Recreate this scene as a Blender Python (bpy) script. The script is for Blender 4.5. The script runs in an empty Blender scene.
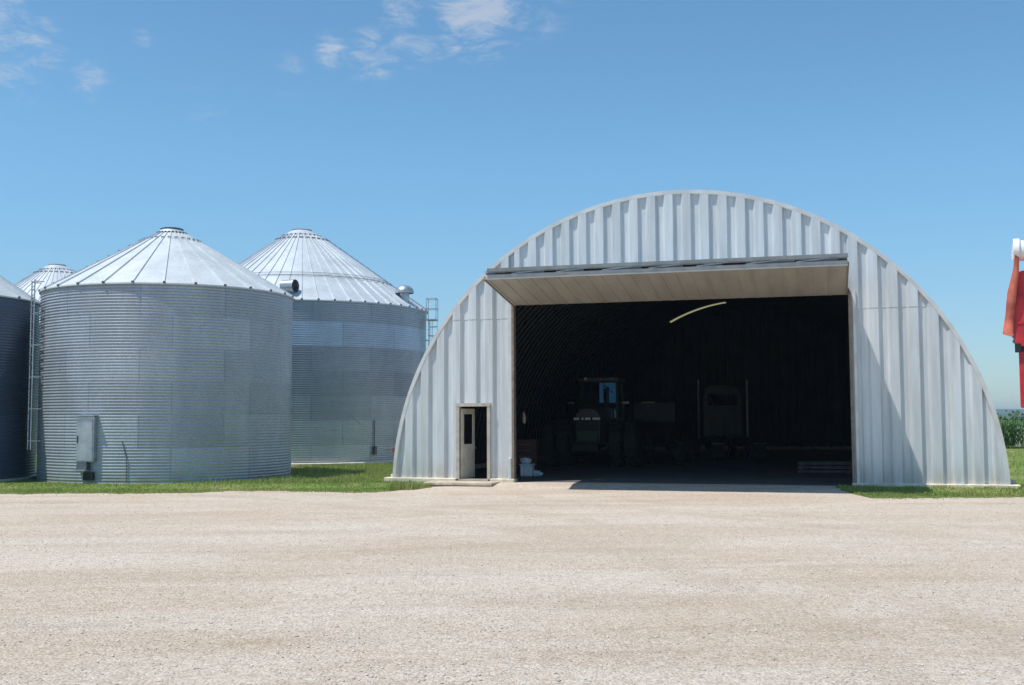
import bpy, bmesh, math, random
import numpy as np
from mathutils import Matrix, Vector
random.seed(7); rng = np.random.default_rng(7)
D = bpy.data; S = bpy.context.scene; COL = S.collection
R = math.radians; PI = math.pi; sin = math.sin; cos = math.cos

# ------------------------------------------------------------------ camera
F, PITCH, ROLL, EYE = 1100.0, 0.0681, 0.0038, 2.10
cam = D.cameras.new('camera'); co = D.objects.new('camera', cam); COL.objects.link(co)
cam.sensor_width = 36; cam.lens = F / 1024 * 36; cam.clip_end = 20000; cam.clip_start = .1
co.matrix_world = Matrix.Translation((0, 0, EYE)) @ Matrix.Rotation(PI/2 + PITCH, 4, 'X') @ Matrix.Rotation(-ROLL, 4, 'Z')
S.camera = co

def ray(x, y):                       # used only to read bearings off the survey of the photograph
    a = x - 512; b = 342.5 - y
    u = a*cos(ROLL) + b*sin(ROLL); v = -a*sin(ROLL) + b*cos(ROLL)
    X, Y, Z = u/F, 1, v/F
    return Vector((X, Y*cos(PITCH) - Z*sin(PITCH), Y*sin(PITCH) + Z*cos(PITCH)))
def gpt(x, y, z=0):
    r = ray(x, y); t = (z - EYE)/r.z
    return (r.x*t, r.y*t)

# shed frame: local x along the front wall, local y into the shed
TH = 0.277; GX, GY = 0.1317, 36.044
W, H = 10.43, 5.78
DX = Vector((cos(TH), -sin(TH), 0)); DY = Vector((sin(TH), cos(TH), 0)); G = Vector((GX, GY, 0))
def loc(s, y, z=0): return G + DX*s + DY*y + Vector((0, 0, z))

# ------------------------------------------------------------------ helpers
def link(o, parent=None):
    COL.objects.link(o)
    if parent: o.parent = parent
    return o
def tag(o, label=None, cat=None, group=None, kind=None):
    if label: o['label'] = label
    if cat: o['category'] = cat
    if group: o['group'] = group
    if kind: o['kind'] = kind
    return o
def empty(name, l=(0, 0, 0), rz=0, label=None, cat=None, group=None):
    o = D.objects.new(name, None); link(o); o.location = l; o.rotation_euler = (0, 0, rz)
    o.empty_display_size = .3
    return tag(o, label, cat, group)

class MB:
    def __init__(s): s.v = []; s.f = []; s.m = None
    def add(s, vs, fs):
        n = len(s.v)
        s.v += [tuple(s.m @ Vector(p)) if s.m else tuple(p) for p in vs]
        s.f += [tuple(i + n for i in f) for f in fs]
        return s
    def box(s, c, d, rot=None, taper=1.0, bev=0.0):
        x, y, z = d[0]/2, d[1]/2, d[2]/2
        if bev:
            b = min(bev, x*.45, y*.45, z*.45); vs = []
            for zz, q in ((-z, b), (-z+b, 0), (z-b, 0), (z, b)):
                X, Y = x-q, y-q
                k = b if q == 0 else b*.5
                vs += [(-X+k, -Y, zz), (X-k, -Y, zz), (X, -Y+k, zz), (X, Y-k, zz), (X-k, Y, zz), (-X+k, Y, zz), (-X, Y-k, zz), (-X, -Y+k, zz)]
            fs = [tuple(range(7, -1, -1)), tuple(range(24, 32))]
            for l in range(3):
                for i in range(8):
                    j = (i+1) % 8; fs.append((l*8+i, l*8+j, l*8+8+j, l*8+8+i))
        else:
            t = taper
            vs = [(-x, -y, -z), (x, -y, -z), (x, y, -z), (-x, y, -z), (-x*t, -y*t, z), (x*t, -y*t, z), (x*t, y*t, z), (-x*t, y*t, z)]
            fs = [(3, 2, 1, 0), (4, 5, 6, 7), (0, 1, 5, 4), (1, 2, 6, 5), (2, 3, 7, 6), (3, 0, 4, 7)]
        M = Matrix.Translation(c) @ (rot.to_4x4() if rot else Matrix.Identity(4))
        return s.add([M @ Vector(p) for p in vs], fs)
    def bar(s, a, b, w, h=None):
        a, b = Vector(a), Vector(b); h = h or w; d = b - a; L = d.length
        q = d.to_track_quat('Y', 'Z').to_matrix()
        return s.box((a+b)/2, (w, L, h), q)
    def tube(s, a, b, r, n=10, r2=None, cap=True):
        a, b = Vector(a), Vector(b); r2 = r if r2 is None else r2
        q = (b-a).to_track_quat('Z', 'Y').to_matrix(); vs = []
        for p, rr in ((a, r), (b, r2)):
            for i in range(n):
                t = 2*PI*i/n; vs.append(p + q @ Vector((rr*cos(t), rr*sin(t), 0)))
        fs = [(i, (i+1) % n, n+(i+1) % n, n+i) for i in range(n)]
        if cap: fs += [tuple(range(n-1, -1, -1)), tuple(range(n, 2*n))]
        return s.add(vs, fs)
    def path(s, pts, r, n=8):
        for a, b in zip(pts[:-1], pts[1:]): s.tube(a, b, r, n)
        return s
    def lathe(s, prof, n=48, c=(0, 0, 0), axis='Z', cap=False):
        vs = []
        for r, z in prof:
            for i in range(n):
                t = 2*PI*i/n
                p = (r*cos(t), r*sin(t), z) if axis == 'Z' else ((z, r*cos(t), r*sin(t)) if axis == 'X' else (r*sin(t), z, r*cos(t)))
                vs.append((p[0]+c[0], p[1]+c[1], p[2]+c[2]))
        fs = []
        for k in range(len(prof)-1):
            for i in range(n):
                j = (i+1) % n; fs.append((k*n+i, k*n+j, (k+1)*n+j, (k+1)*n+i))
        if cap:
            fs.append(tuple(range(n-1, -1, -1))); fs.append(tuple(range((len(prof)-1)*n, len(prof)*n)))
        return s.add(vs, fs)
    def build(s, name, mat, parent=None, smooth=False, auto=None, uv=None):
        me = D.meshes.new(name); me.from_pydata(s.v, [], s.f); me.update()
        if mat: me.materials.append(mat)
        if uv is not None:
            l = me.uv_layers.new(name='UVMap'); idx = np.empty(len(me.loops), dtype=np.int32)
            me.loops.foreach_get('vertex_index', idx)
            l.data.foreach_set('uv', np.array(uv, dtype=np.float32)[idx].ravel())
        if smooth or auto:
            me.polygons.foreach_set('use_smooth', [True]*len(me.polygons))
            if auto: me.set_sharp_from_angle(angle=R(auto))
        o = D.objects.new(name, me); link(o, parent)
        return o
def npmesh(name, V, Fq, mat, parent=None, smooth=False):
    me = D.meshes.new(name)
    V = np.asarray(V, dtype=np.float32); Fq = np.asarray(Fq, dtype=np.int32); k = Fq.shape[1]
    me.vertices.add(len(V)); me.vertices.foreach_set('co', V.ravel())
    me.loops.add(Fq.size); me.loops.foreach_set('vertex_index', Fq.ravel())
    me.polygons.add(len(Fq)); me.polygons.foreach_set('loop_start', np.arange(0, Fq.size, k, dtype=np.int32))
    me.polygons.foreach_set('loop_total', np.full(len(Fq), k, dtype=np.int32))
    me.update(calc_edges=True); me.validate()
    if smooth: me.polygons.foreach_set('use_smooth', [True]*len(me.polygons))
    if mat: me.materials.append(mat)
    return link(D.objects.new(name, me), parent)

def absorb(o, mb, mat_):           # fittings that belong to the same part go into its mesh
    bm = bmesh.new(); bm.from_mesh(o.data)
    o.data.materials.append(mat_); k = len(o.data.materials)-1
    vs = [bm.verts.new(v) for v in mb.v]
    for f in mb.f:
        fc = bm.faces.new([vs[i] for i in f]); fc.material_index = k
    bm.to_mesh(o.data); bm.free()
# ------------------------------------------------------------------ materials
class NT:
    def __init__(s, m): s.t = m.node_tree; s.n = s.t.nodes; s.l = s.t.links
    def new(s, ty, **k):
        nd = s.n.new(ty)
        for a, b in k.items(): setattr(nd, a, b)
        return nd
    def put(s, sock, v):
        if hasattr(v, 'is_output') or isinstance(v, bpy.types.NodeSocket): s.l.new(v, sock)
        else:
            if sock.type == 'RGBA' and not isinstance(v, (float, int)) and len(v) == 3: v = (*v, 1)
            sock.default_value = v
    def math(s, op, a, b=0.0, c=None, clamp=False):
        nd = s.new('ShaderNodeMath', operation=op); nd.use_clamp = clamp
        s.put(nd.inputs[0], a); s.put(nd.inputs[1], b)
        if c is not None: s.put(nd.inputs[2], c)
        return nd.outputs[0]
    def mix(s, f, a, b, blend='MIX'):
        nd = s.new('ShaderNodeMix', data_type='RGBA', blend_type=blend)
        s.put(nd.inputs[0], f); s.put(nd.inputs[6], a); s.put(nd.inputs[7], b); return nd.outputs[2]
    def noise(s, vec, scale, detail=4, rough=.55, dist=0):
        nd = s.new('ShaderNodeTexNoise'); s.put(nd.inputs['Vector'], vec)
        nd.inputs['Scale'].default_value = scale; nd.inputs['Detail'].default_value = detail
        nd.inputs['Roughness'].default_value = rough; nd.inputs['Distortion'].default_value = dist
        return nd.outputs['Fac']
    def ramp(s, f, lo, hi, a=0.0, b=1.0):
        nd = s.new('ShaderNodeMapRange'); nd.interpolation_type = 'SMOOTHSTEP'
        s.put(nd.inputs[0], f)
        for i, v in ((1, lo), (2, hi), (3, a), (4, b)): nd.inputs[i].default_value = v
        return nd.outputs[0]
    def scalev(s, vec, sc):
        nd = s.new('ShaderNodeMapping'); s.put(nd.inputs[0], vec); nd.inputs['Scale'].default_value = sc; return nd.outputs[0]
    def coord(s, w='Object'): return s.new('ShaderNodeTexCoord').outputs[w]
    def bump(s, h, st, d=.02):
        nd = s.new('ShaderNodeBump'); s.put(nd.inputs['Height'], h); nd.inputs['Strength'].default_value = st
        nd.inputs['Distance'].default_value = d; return nd.outputs[0]
def mat(name):
    m = D.materials.new(name); m.use_nodes = True
    return m, NT(m), m.node_tree.nodes['Principled BSDF']
def simple(name, col, rough=.6, metal=0.0, var=.12, scale=3.0, dirt=None, spec=.5):
    m, t, b = mat(name)
    c = t.coord(); n = t.noise(c, scale, 5)
    dark = tuple(x*(1-var*1.6) for x in col); lite = tuple(min(1, x*(1+var)) for x in col)
    cc = t.mix(t.ramp(n, .3, .7), dark, lite)
    if dirt:
        cc = t.mix(t.ramp(t.noise(c, scale*.5, 6, .65), .52, .72, 0, .7), cc, dirt)
    t.put(b.inputs['Base Color'], cc); b.inputs['Roughness'].default_value = rough; b.inputs['Metallic'].default_value = metal
    b.inputs['Specular IOR Level'].default_value = spec
    return m

def bin_wall_mat(name, base, rough, metal, bright=0.0, sheet=2.836, stagger=.37, vphase=0.0, rows=None):
    m, t, b = mat(name)
    uv = t.coord('UV'); sep = t.new('ShaderNodeSeparateXYZ'); t.put(sep.inputs[0], uv)
    u, v = sep.outputs[0], sep.outputs[1]
    row_f = t.math('ADD', t.math('DIVIDE', v, 1.118), vphase+20)
    row = t.math('FLOOR', row_f); fr = t.math('FRACT', row_f)
    uu = t.math('ADD', t.math('DIVIDE', u, sheet), t.math('MULTIPLY', t.math('MODULO', row, 2.0), stagger))
    cell = t.math('FLOOR', uu); fu = t.math('FRACT', uu)
    cmb = t.new('ShaderNodeCombineXYZ'); t.put(cmb.inputs[0], cell); t.put(cmb.inputs[1], row)
    wn = t.new('ShaderNodeTexWhiteNoise'); wn.noise_dimensions = '3D'; t.put(wn.inputs['Vector'], cmb.outputs[0])
    rowc = t.new('ShaderNodeCombineXYZ'); t.put(rowc.inputs[0], row); rowc.inputs[1].default_value = 3.7
    wr = t.new('ShaderNodeTexWhiteNoise'); wr.noise_dimensions = '3D'; t.put(wr.inputs['Vector'], rowc.outputs[0])
    var = t.math('ADD', t.math('MULTIPLY', wn.outputs['Value'], .35), t.math('MULTIPLY', wr.outputs['Value'], .35))
    sp = t.new('ShaderNodeTexVoronoi'); t.put(sp.inputs['Vector'], t.coord()); sp.inputs['Scale'].default_value = 22
    spn = t.new('ShaderNodeSeparateColor'); t.put(spn.inputs[0], sp.outputs['Color'])
    blot = t.noise(t.scalev(t.coord(), (1, 1, .35)), 1.3, 5, .6)
    k = t.math('ADD', t.math('MULTIPLY', var, .30), t.math('ADD', t.math('MULTIPLY', blot, .30), t.math('MULTIPLY', spn.outputs[0], .10)))
    col = t.mix(t.ramp(k, .15, .60), tuple(x*.70 for x in base), tuple(x*1.18 for x in base))
    if rows:
        cr = t.new('ShaderNodeValToRGB'); cr.color_ramp.interpolation = 'CONSTANT'; e_ = cr.color_ramp.elements
        for i_, f_ in enumerate(rows):
            el = e_[i_] if i_ < 2 else e_.new(i_/8)
            el.position = i_/8; c3_ = f_ if isinstance(f_, tuple) else (f_, f_, f_); el.color = (*[q_/2 for q_ in c3_], 1)
        t.put(cr.inputs[0], t.math('DIVIDE', t.math('SUBTRACT', row, 19.9), 8.0))
        col = t.mix(1.0, col, t.mix(1.0, cr.outputs[0], (2, 2, 2), 'MULTIPLY'), 'MULTIPLY')
    seam = t.math('LESS_THAN', fu, .017)
    rs = t.math('LESS_THAN', fr, .022)
    col = t.mix(t.math('MULTIPLY', seam, .32), col, (base[0]*.3, base[1]*.38, base[2]*.55))
    col = t.mix(t.math('MULTIPLY', rs, .15), col, tuple(x*.45 for x in base))
    # splash dirt near the foot of the wall
    col = t.mix(t.math('MULTIPLY', t.ramp(v, .0, .5, .55, 0), t.ramp(blot, .35, .65)), col, (.20, .18, .15))
    t.put(b.inputs['Base Color'], col)
    t.put(b.inputs['Roughness'], t.math('ADD', rough-.06, t.math('MULTIPLY', var, .06)))
    b.inputs['Metallic'].default_value = metal
    return m

def roof_mat(name, base, rough=.42, metal=.45):
    m, t, b = mat(name); c = t.coord()
    n = t.noise(c, 1.2, 6, .65); n2 = t.noise(t.scalev(c, (1, 1, 1)), 9, 3)
    col = t.mix(t.ramp(t.math('ADD', t.math('MULTIPLY', n, .7), t.math('MULTIPLY', n2, .3)), .32, .66), tuple(x*.84 for x in base), tuple(min(1, x*1.06) for x in base))
    t.put(b.inputs['Base Color'], col); b.inputs['Roughness'].default_value = rough; b.inputs['Metallic'].default_value = metal
    return m

def endwall_mat(name, base):
    m, t, b = mat(name); c = t.coord()
    st = t.noise(t.scalev(c, (1.67, 1, .12)), 1.0, 4, .6)          # long vertical weather streaks
    fine = t.noise(t.scalev(c, (7, 7, .7)), 1.0, 4, .6)
    sp = t.new('ShaderNodeTexVoronoi'); t.put(sp.inputs['Vector'], c); sp.inputs['Scale'].default_value = 30
    spc = t.new('ShaderNodeSeparateColor'); t.put(spc.inputs[0], sp.outputs['Color'])
    k = t.math('ADD', t.math('MULTIPLY', st, .62), t.math('ADD', t.math('MULTIPLY', fine, .36), t.math('MULTIPLY', spc.outputs[0], .02)))
    col = t.mix(t.ramp(k, .34, .66), tuple(x*.78 for x in base), tuple(min(1, x*1.06) for x in base))
    sep = t.new('ShaderNodeSeparateXYZ'); t.put(sep.inputs[0], c)
    low = t.math('MULTIPLY', t.ramp(sep.outputs[2], .1, .9, 1, 0), t.ramp(fine, .35, .6))
    col = t.mix(t.math('MULTIPLY', low, .6), col, (.40, .34, .27))
    rz = t.noise(t.scalev(c, (5, 1, .22)), 1.0, 5, .7)
    col = t.mix(t.ramp(rz, .60, .74, 0, .45), col, (.42, .36, .30))
    t.put(b.inputs['Base Color'], col); t.put(b.inputs['Roughness'], t.ramp(fine, .3, .7, .42, .58)); b.inputs['Metallic'].default_value = .12
    return m

M = {}
M['bin_a'] = bin_wall_mat('galvanised_bin_steel', (.385, .435, .48), .45, .28)
M['bin_b'] = bin_wall_mat('newer_bin_steel', (.34, .39, .43), .40, .45, sheet=2.86, stagger=.5, vphase=.213, rows=[1.3, 1.25, 1.05, .80, .88, (1.22, 1.30, 1.40), .9])
M['bin_c'] = bin_wall_mat('shaded_bin_steel', (.12, .17, .25), .40, .5)  # darker copy of the bin steel, with the bin's shaded side put into colour
M['roof_a'] = roof_mat('bin_roof_steel', (.57, .61, .63), .5, .15)
M['roof_b'] = roof_mat('bin_roof_bright', (.59, .63, .66), .42, .25)
M['galv'] = simple('galvanised_fittings', (.42, .46, .49), .42, .7)
M['galv_dark'] = simple('dull_steel', (.13, .15, .17), .5, .6)
M['galv_dark2'] = simple('grey_steel_beam', (.24, .25, .25), .5, .4)
M['lid'] = simple('blue_lid', (.05, .10, .20), .4, .3)
M['end'] = endwall_mat('endwall_steel', (.62, .655, .67))
M['trimw'] = simple('edge_flashing', (.60, .61, .60), .5, .2, .08, 2)
M['conc'] = simple('concrete', (.72, .64, .49), .9, 0, .15, 4, (.30, .26, .20))
M['slab'] = simple('dusty_concrete', (.55, .47, .37), .9, 0, .2, 3, (.36, .29, .22))
M['frame2'] = simple('worn_door_frame', (.50, .45, .38), .6, 0, .15, 4, (.22, .17, .12))
M['jamb'] = simple('weathered_jamb', (.24, .20, .16), .7, .1, .2, 5, (.12, .09, .07))
M['tan'] = None
M['cream'] = simple('cream_paint', (.80, .75, .63), .55, 0, .08, 3, (.40, .34, .26))
M['white'] = simple('white_paint', (.80, .80, .79), .35, 0, .04, 4)
M['red'] = simple('red_paint', (.52, .022, .03), .45, 0, .18, 3, (.36, .05, .045))
M['orange'] = simple('orange_canvas', (.50, .12, .075), .8, 0, .2, 5, (.34, .15, .10))
M['black'] = simple('black_rubber', (.02, .02, .02), .8)
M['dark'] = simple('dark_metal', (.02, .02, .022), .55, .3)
M['green'] = simple('green_paint', (.015, .06, .015), .45)
M['yellow'] = simple('yellow_paint', (.25, .20, .03), .5)
M['chrome'] = simple('chrome', (.16, .16, .15), .35, .9)
M['grey'] = simple('grey_paint', (.06, .062, .066), .4)
M['wood'] = simple('weathered_wood', (.13, .11, .085), .85, 0, .25, 6)
M['bag'] = simple('white_plastic', (.62, .66, .72), .6, 0, .1, 8)
M['dkred'] = simple('dark_red_paint', (.045, .008, .008), .5)
M['rimp'] = simple('dirty_rim_paint', (.05, .045, .02), .6)
M['wood2'] = simple('pale_tube', (.7, .68, .6), .5)
def glass(name, col, rough=.03):
    m, t, b = mat(name); b.inputs['Base Color'].default_value = (*col, 1); b.inputs['Roughness'].default_value = rough
    b.inputs['Metallic'].default_value = 0.0; b.inputs['IOR'].default_value = 1.9; b.inputs['Specular IOR Level'].default_value = 1.0
    b.inputs['Coat Weight'].default_value = .6
    return m
M['glass'] = glass('tinted_glass', (.01, .015, .02))
m, t, b = mat('blue_mirror_glass'); b.inputs['Base Color'].default_value = (.02, .045, .07, 1); b.inputs['Metallic'].default_value = 1; b.inputs['Roughness'].default_value = .03  # blue mirror metal; tint stands for sky reflected in the cab window
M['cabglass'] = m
m, t, b = mat('fibreglass_skylight'); b.inputs['Base Color'].default_value = (.5, .45, .26, 1); b.inputs['Roughness'].default_value = .7
tr = t.new('ShaderNodeBsdfTranslucent'); tr.inputs[0].default_value = (.50, .45, .25, 1)
mx = t.new('ShaderNodeMixShader'); mx.inputs[0].default_value = .6
t.l.new(b.outputs[0], mx.inputs[1]); t.l.new(tr.outputs[0], mx.inputs[2]); t.l.new(mx.outputs[0], t.n['Material Output'].inputs[0])
M['skylight'] = m
m, t, b = mat('door_skin'); c = t.coord()
n = t.noise(t.scalev(c, (2.2, .5, 1)), 1.0, 5, .6)
t.put(b.inputs['Base Color'], t.mix(t.ramp(n, .3, .7), (.31, .29, .255), (.38, .355, .315))); b.inputs['Roughness'].default_value = .6; b.inputs['Metallic'].default_value = .1
M['tan'] = m
m, t, b = mat('arch_steel'); c = t.coord()
n = t.noise(c, 1.5, 5, .6)
bf = t.new('ShaderNodeNewGeometry').outputs['Backfacing']
t.put(b.inputs['Base Color'], t.mix(t.ramp(n, .3, .7), (.45, .48, .51), (.58, .62, .66))); b.inputs['Metallic'].default_value = .4; b.inputs['Roughness'].default_value = .5
M['arch'] = m
M['shade_dark'] = simple('shade_darkened_steel', (.022, .022, .024), .6, .2, .25, .8)  # near-black steel for inner shell and back wall; interior shade put into colour
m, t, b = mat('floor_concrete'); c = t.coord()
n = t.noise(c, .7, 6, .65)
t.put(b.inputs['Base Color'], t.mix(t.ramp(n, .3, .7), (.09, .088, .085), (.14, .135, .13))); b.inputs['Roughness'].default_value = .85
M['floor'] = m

# ground: pale crushed limestone with sandy patches and faint wheel tracks
m, t, b = mat('limestone_gravel'); c = t.coord()
big = t.noise(t.scalev(c, (.35, 1.0, 1)), .30, 5, .6, .6)
sandy = t.ramp(t.noise(t.scalev(c, (.35, .9, 1)), .42, 6, .62, .9), .44, .64)
track = t.ramp(t.noise(t.scalev(c, (.10, 1.2, 1)), 1.1, 4, .55, .4), .54, .70)
fine = t.noise(c, 26, 6, .75); mid = t.noise(c, 6, 6, .7)
stone = t.new('ShaderNodeTexVoronoi'); t.put(stone.inputs['Vector'], c); stone.inputs['Scale'].default_value = 30
sc = t.new('ShaderNodeSeparateColor'); t.put(sc.inputs[0], stone.outputs['Color'])
col = t.mix(t.ramp(big, .3, .7), (.69, .57, .46), (.79, .69, .585))
speck = t.noise(t.scalev(c, (1, 1.6, 1)), 9, 7, .8)
col = t.mix(t.math('MULTIPLY', sandy, .75), col, (.60, .455, .32))
col = t.mix(t.math('MULTIPLY', track, .60), col, (.48, .37, .27))
dirt = None
for (px_, py_, rx_, ry_) in ((905, 628, 3.2, .9), (700, 652, 2.6, .55), (330, 548, 2.6, .9), (470, 545, 1.8, .6), (985, 503, 4.0, .7), (60, 500, 5.5, .8), (250, 640, 1.6, .45), (560, 505, 6, .7), (620, 600, 2.5, .7)):
    q_ = gpt(px_, py_, -.1); mp_ = t.new('ShaderNodeMapping'); mp_.vector_type = 'POINT'; t.put(mp_.inputs[0], c)
    mp_.inputs['Location'].default_value = (-q_[0]/rx_, -q_[1]/ry_, 0); mp_.inputs['Scale'].default_value = (1/rx_, 1/ry_, 0)
    ln_ = t.new('ShaderNodeVectorMath', operation='LENGTH'); t.put(ln_.inputs[0], mp_.outputs[0])
    k_ = t.ramp(ln_.outputs['Value'], .1, 1.2, 1, 0); dirt = k_ if dirt is None else t.math('MAXIMUM', dirt, k_)
dirt = t.math('MULTIPLY', dirt, t.ramp(t.noise(t.scalev(c, (.8, 1.8, 1)), 1.2, 6, .65, .5), .32, .62))
col = t.mix(t.math('MULTIPLY', dirt, .95), col, (.50, .37, .25))
# worn wheel lanes that curve towards the shed door
wob = t.math('MULTIPLY', t.noise(c, .22, 3, .5), 1.6)
lane = None
for cx_, cy_, rr_ in ((34, 47, 36.0), (34, 47, 37.95), (-26, 9, 30.0), (-26, 9, 31.9), (3, -62, 83.5), (3, -62, 85.4), (40, 12, 24.0)):
    dn = t.new('ShaderNodeVectorMath', operation='DISTANCE'); t.put(dn.inputs[0], c); dn.inputs[1].default_value = (cx_, cy_, 0)
    dd_ = t.math('ABSOLUTE', t.math('SUBTRACT', t.math('ADD', dn.outputs['Value'], wob), rr_))
    k_ = t.ramp(dd_, .12, .55, 1, 0); lane = k_ if lane is None else t.math('MAXIMUM', lane, k_)
lane = t.math('MULTIPLY', lane, t.ramp(t.noise(c, .35, 4, .6), .35, .62))
col = t.mix(t.math('MULTIPLY', lane, .55), col, (.53, .41, .30))
col = t.mix(t.math('MULTIPLY', t.ramp(sc.outputs[0], 0, 1), .42), col, (.80, .71, .62))
col = t.mix(t.ramp(sc.outputs[1], .78, .97, 0, .5), col, (.27, .23, .19))
col = t.mix(t.ramp(fine, .35, .62, .40, 0), col, (.33, .28, .22))
col = t.mix(t.ramp(mid, .34, .6, .38, 0), col, (.46, .37, .28))
col = t.mix(t.ramp(speck, .53, .66, 0, .60), col, (.84, .77, .69))
col = t.mix(t.ramp(speck, .34, .48, .75, 0), col, (.40, .32, .245))
t.put(b.inputs['Base Color'], col); b.inputs['Roughness'].default_value = .95; b.inputs['Specular IOR Level'].default_value = .1
h = t.math('ADD', t.math('MULTIPLY', fine, .6), t.math('ADD', t.math('MULTIPLY', stone.outputs['Distance'], -.5), t.math('MULTIPLY', mid, .9)))
t.put(b.inputs['Normal'], t.bump(h, .8, .06))
M['gravel'] = m
m, t, b = mat('pebbles'); g = t.new('ShaderNodeNewGeometry')
pr = g.outputs['Random Per Island']
col = t.mix(pr, (.42, .35, .28), (.78, .73, .66)); t.put(b.inputs['Base Color'], col); b.inputs['Roughness'].default_value = .9
M['pebble'] = m
m, t, b = mat('lawn_soil'); c = t.coord()
n = t.noise(c, .8, 6, .65); n2 = t.noise(c, 14, 5, .75); n3 = t.noise(c, .25, 4, .6)
col = t.mix(t.ramp(n, .3, .7), (.16, .24, .05), (.25, .34, .09))
col = t.mix(t.ramp(n2, .35, .7, .5, 0), col, (.04, .085, .012))
col = t.mix(t.ramp(n3, .45, .65, 0, .7), col, (.36, .34, .15))
t.put(b.inputs['Base Color'], col); b.inputs['Roughness'].default_value = .9; b.inputs['Specular IOR Level'].default_value = .1
t.put(b.inputs['Normal'], t.bump(n2, .8, .06))
M['lawn'] = m
m, t, b = mat('grass_blades'); c = t.coord(); g = t.new('ShaderNodeNewGeometry')
n = t.noise(c, .9, 4, .6); r_ = g.outputs['Random Per Island']
col = t.mix(r_, (.16, .25, .04), (.36, .46, .12))
col = t.mix(t.ramp(t.math('ADD', t.math('MULTIPLY', n, .6), t.math('MULTIPLY', r_, .4)), .50, .64, 0, .8), col, (.42, .38, .17))
t.put(b.inputs['Base Color'], col); b.inputs['Roughness'].default_value = .6
tr = t.new('ShaderNodeBsdfTranslucent'); t.put(tr.inputs[0], col); mx = t.new('ShaderNodeMixShader'); mx.inputs[0].default_value = .3
t.l.new(b.outputs[0], mx.inputs[1]); t.l.new(tr.outputs[0], mx.inputs[2]); t.l.new(mx.outputs[0], t.n['Material Output'].inputs[0])
M['blade'] = m
m, t, b = mat('corn_leaf'); g = t.new('ShaderNodeNewGeometry'); r_ = g.outputs['Random Per Island']
col = t.mix(r_, (.03, .085, .015), (.11, .22, .045)); t.put(b.inputs['Base Color'], col); b.inputs['Roughness'].default_value = .5
tr = t.new('ShaderNodeBsdfTranslucent'); t.put(tr.inputs[0], col); mx = t.new('ShaderNodeMixShader'); mx.inputs[0].default_value = .3
t.l.new(b.outputs[0], mx.inputs[1]); t.l.new(tr.outputs[0], mx.inputs[2]); t.l.new(mx.outputs[0], t.n['Material Output'].inputs[0])
M['corn'] = m
m, t, b = mat('far_fields'); c = t.coord()
n = t.noise(c, .004, 3, .5); n2 = t.noise(c, .05, 6, .7)
col = t.mix(t.ramp(n, .4, .6), (.05, .10, .03), (.10, .16, .045)); col = t.mix(t.ramp(n2, .35, .65, .5, 0), col, (.03, .06, .015))
t.put(b.inputs['Base Color'], col); b.inputs['Roughness'].default_value = 1; b.inputs['Specular IOR Level'].default_value = 0
M['field'] = m
m, t, b = mat('hill_woods'); c = t.coord()
n = t.noise(t.scalev(c, (1, 1, 6)), .006, 5, .7)
t.put(b.inputs['Base Color'], t.mix(t.ramp(n, .4, .6), (.022, .05, .018), (.07, .11, .04))); b.inputs['Roughness'].default_value = 1; b.inputs['Specular IOR Level'].default_value = 0
M['hill'] = m

# ------------------------------------------------------------------ terrain
def vnoise(x, y, s=0):
    return (np.sin(x*.9+s)+np.sin(y*1.3+s*2)+np.sin((x+y)*.55+1.3*s)+np.sin((x*1.7-y*1.1)+s*.7))/4
def sm(t): t = np.clip(t, 0, 1); return t*t*(3-2*t)
def gz(x, y):
    x = np.asarray(x, float); y = np.asarray(y, float)
    o = -((x-GX)*DY.x + (y-GY)*DY.y)
    o = np.where(x > 13.8, np.minimum(o, 33-y+1), o)
    tt = np.minimum(o, 36.9-y)
    return -.05*sm((-1.6-x)/2) - .115*sm((tt-.2)/1.5) + .012*vnoise(x*1.2, y*2.2, 2)*sm((tt-1)/3)
def axis(parts):
    out = []
    for a, b, st in parts: out += list(np.arange(a, b, st))
    return np.array(out + [parts[-1][1]])
def sheet(name, xs, ys, zf, mat_, mask=None, dz=0.0):
    X, Y = np.meshgrid(xs, ys); Z = zf(X, Y) + dz
    V = np.stack([X.ravel(), Y.ravel(), Z.ravel()], 1); nx = len(xs)
    i, j = np.meshgrid(np.arange(nx-1), np.arange(len(ys)-1)); a = (j*nx+i).ravel()
    Fq = np.stack([a, a+1, a+nx+1, a+nx], 1)
    if mask is not None:
        cx = (X[:-1, :-1]+X[1:, 1:])/2; cy = (Y[:-1, :-1]+Y[1:, 1:])/2
        Fq = Fq[mask(cx, cy).ravel()]
        used, inv = np.unique(Fq.ravel(), return_inverse=True); V = V[used]; Fq = inv.reshape(-1, 4)
    return npmesh(name, V, Fq, mat_, None, True)
LE = [gpt(x, y, -.165) for x, y in ((-60, 494), (0, 494), (100, 493.5), (190, 493), (240, 491), (300, 491.5), (370, 493), (400, 490.5), (437, 488))]
RE = [gpt(x, y, -.115) for x, y in ((849, 493), (856, 497.5), (900, 499), (960, 498), (1024, 497.5), (1150, 498))]
lx, ly = [p[0] for p in LE], [p[1] for p in LE]; rx, ry = [p[0] for p in RE], [p[1] for p in RE]
def ragged(x, y): return .16*vnoise(x*13+3, y*9, 8) + .30*vnoise(x*2.3, y*1.1, 4) + .12*vnoise(x*7.7, y*5, 1)
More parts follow.
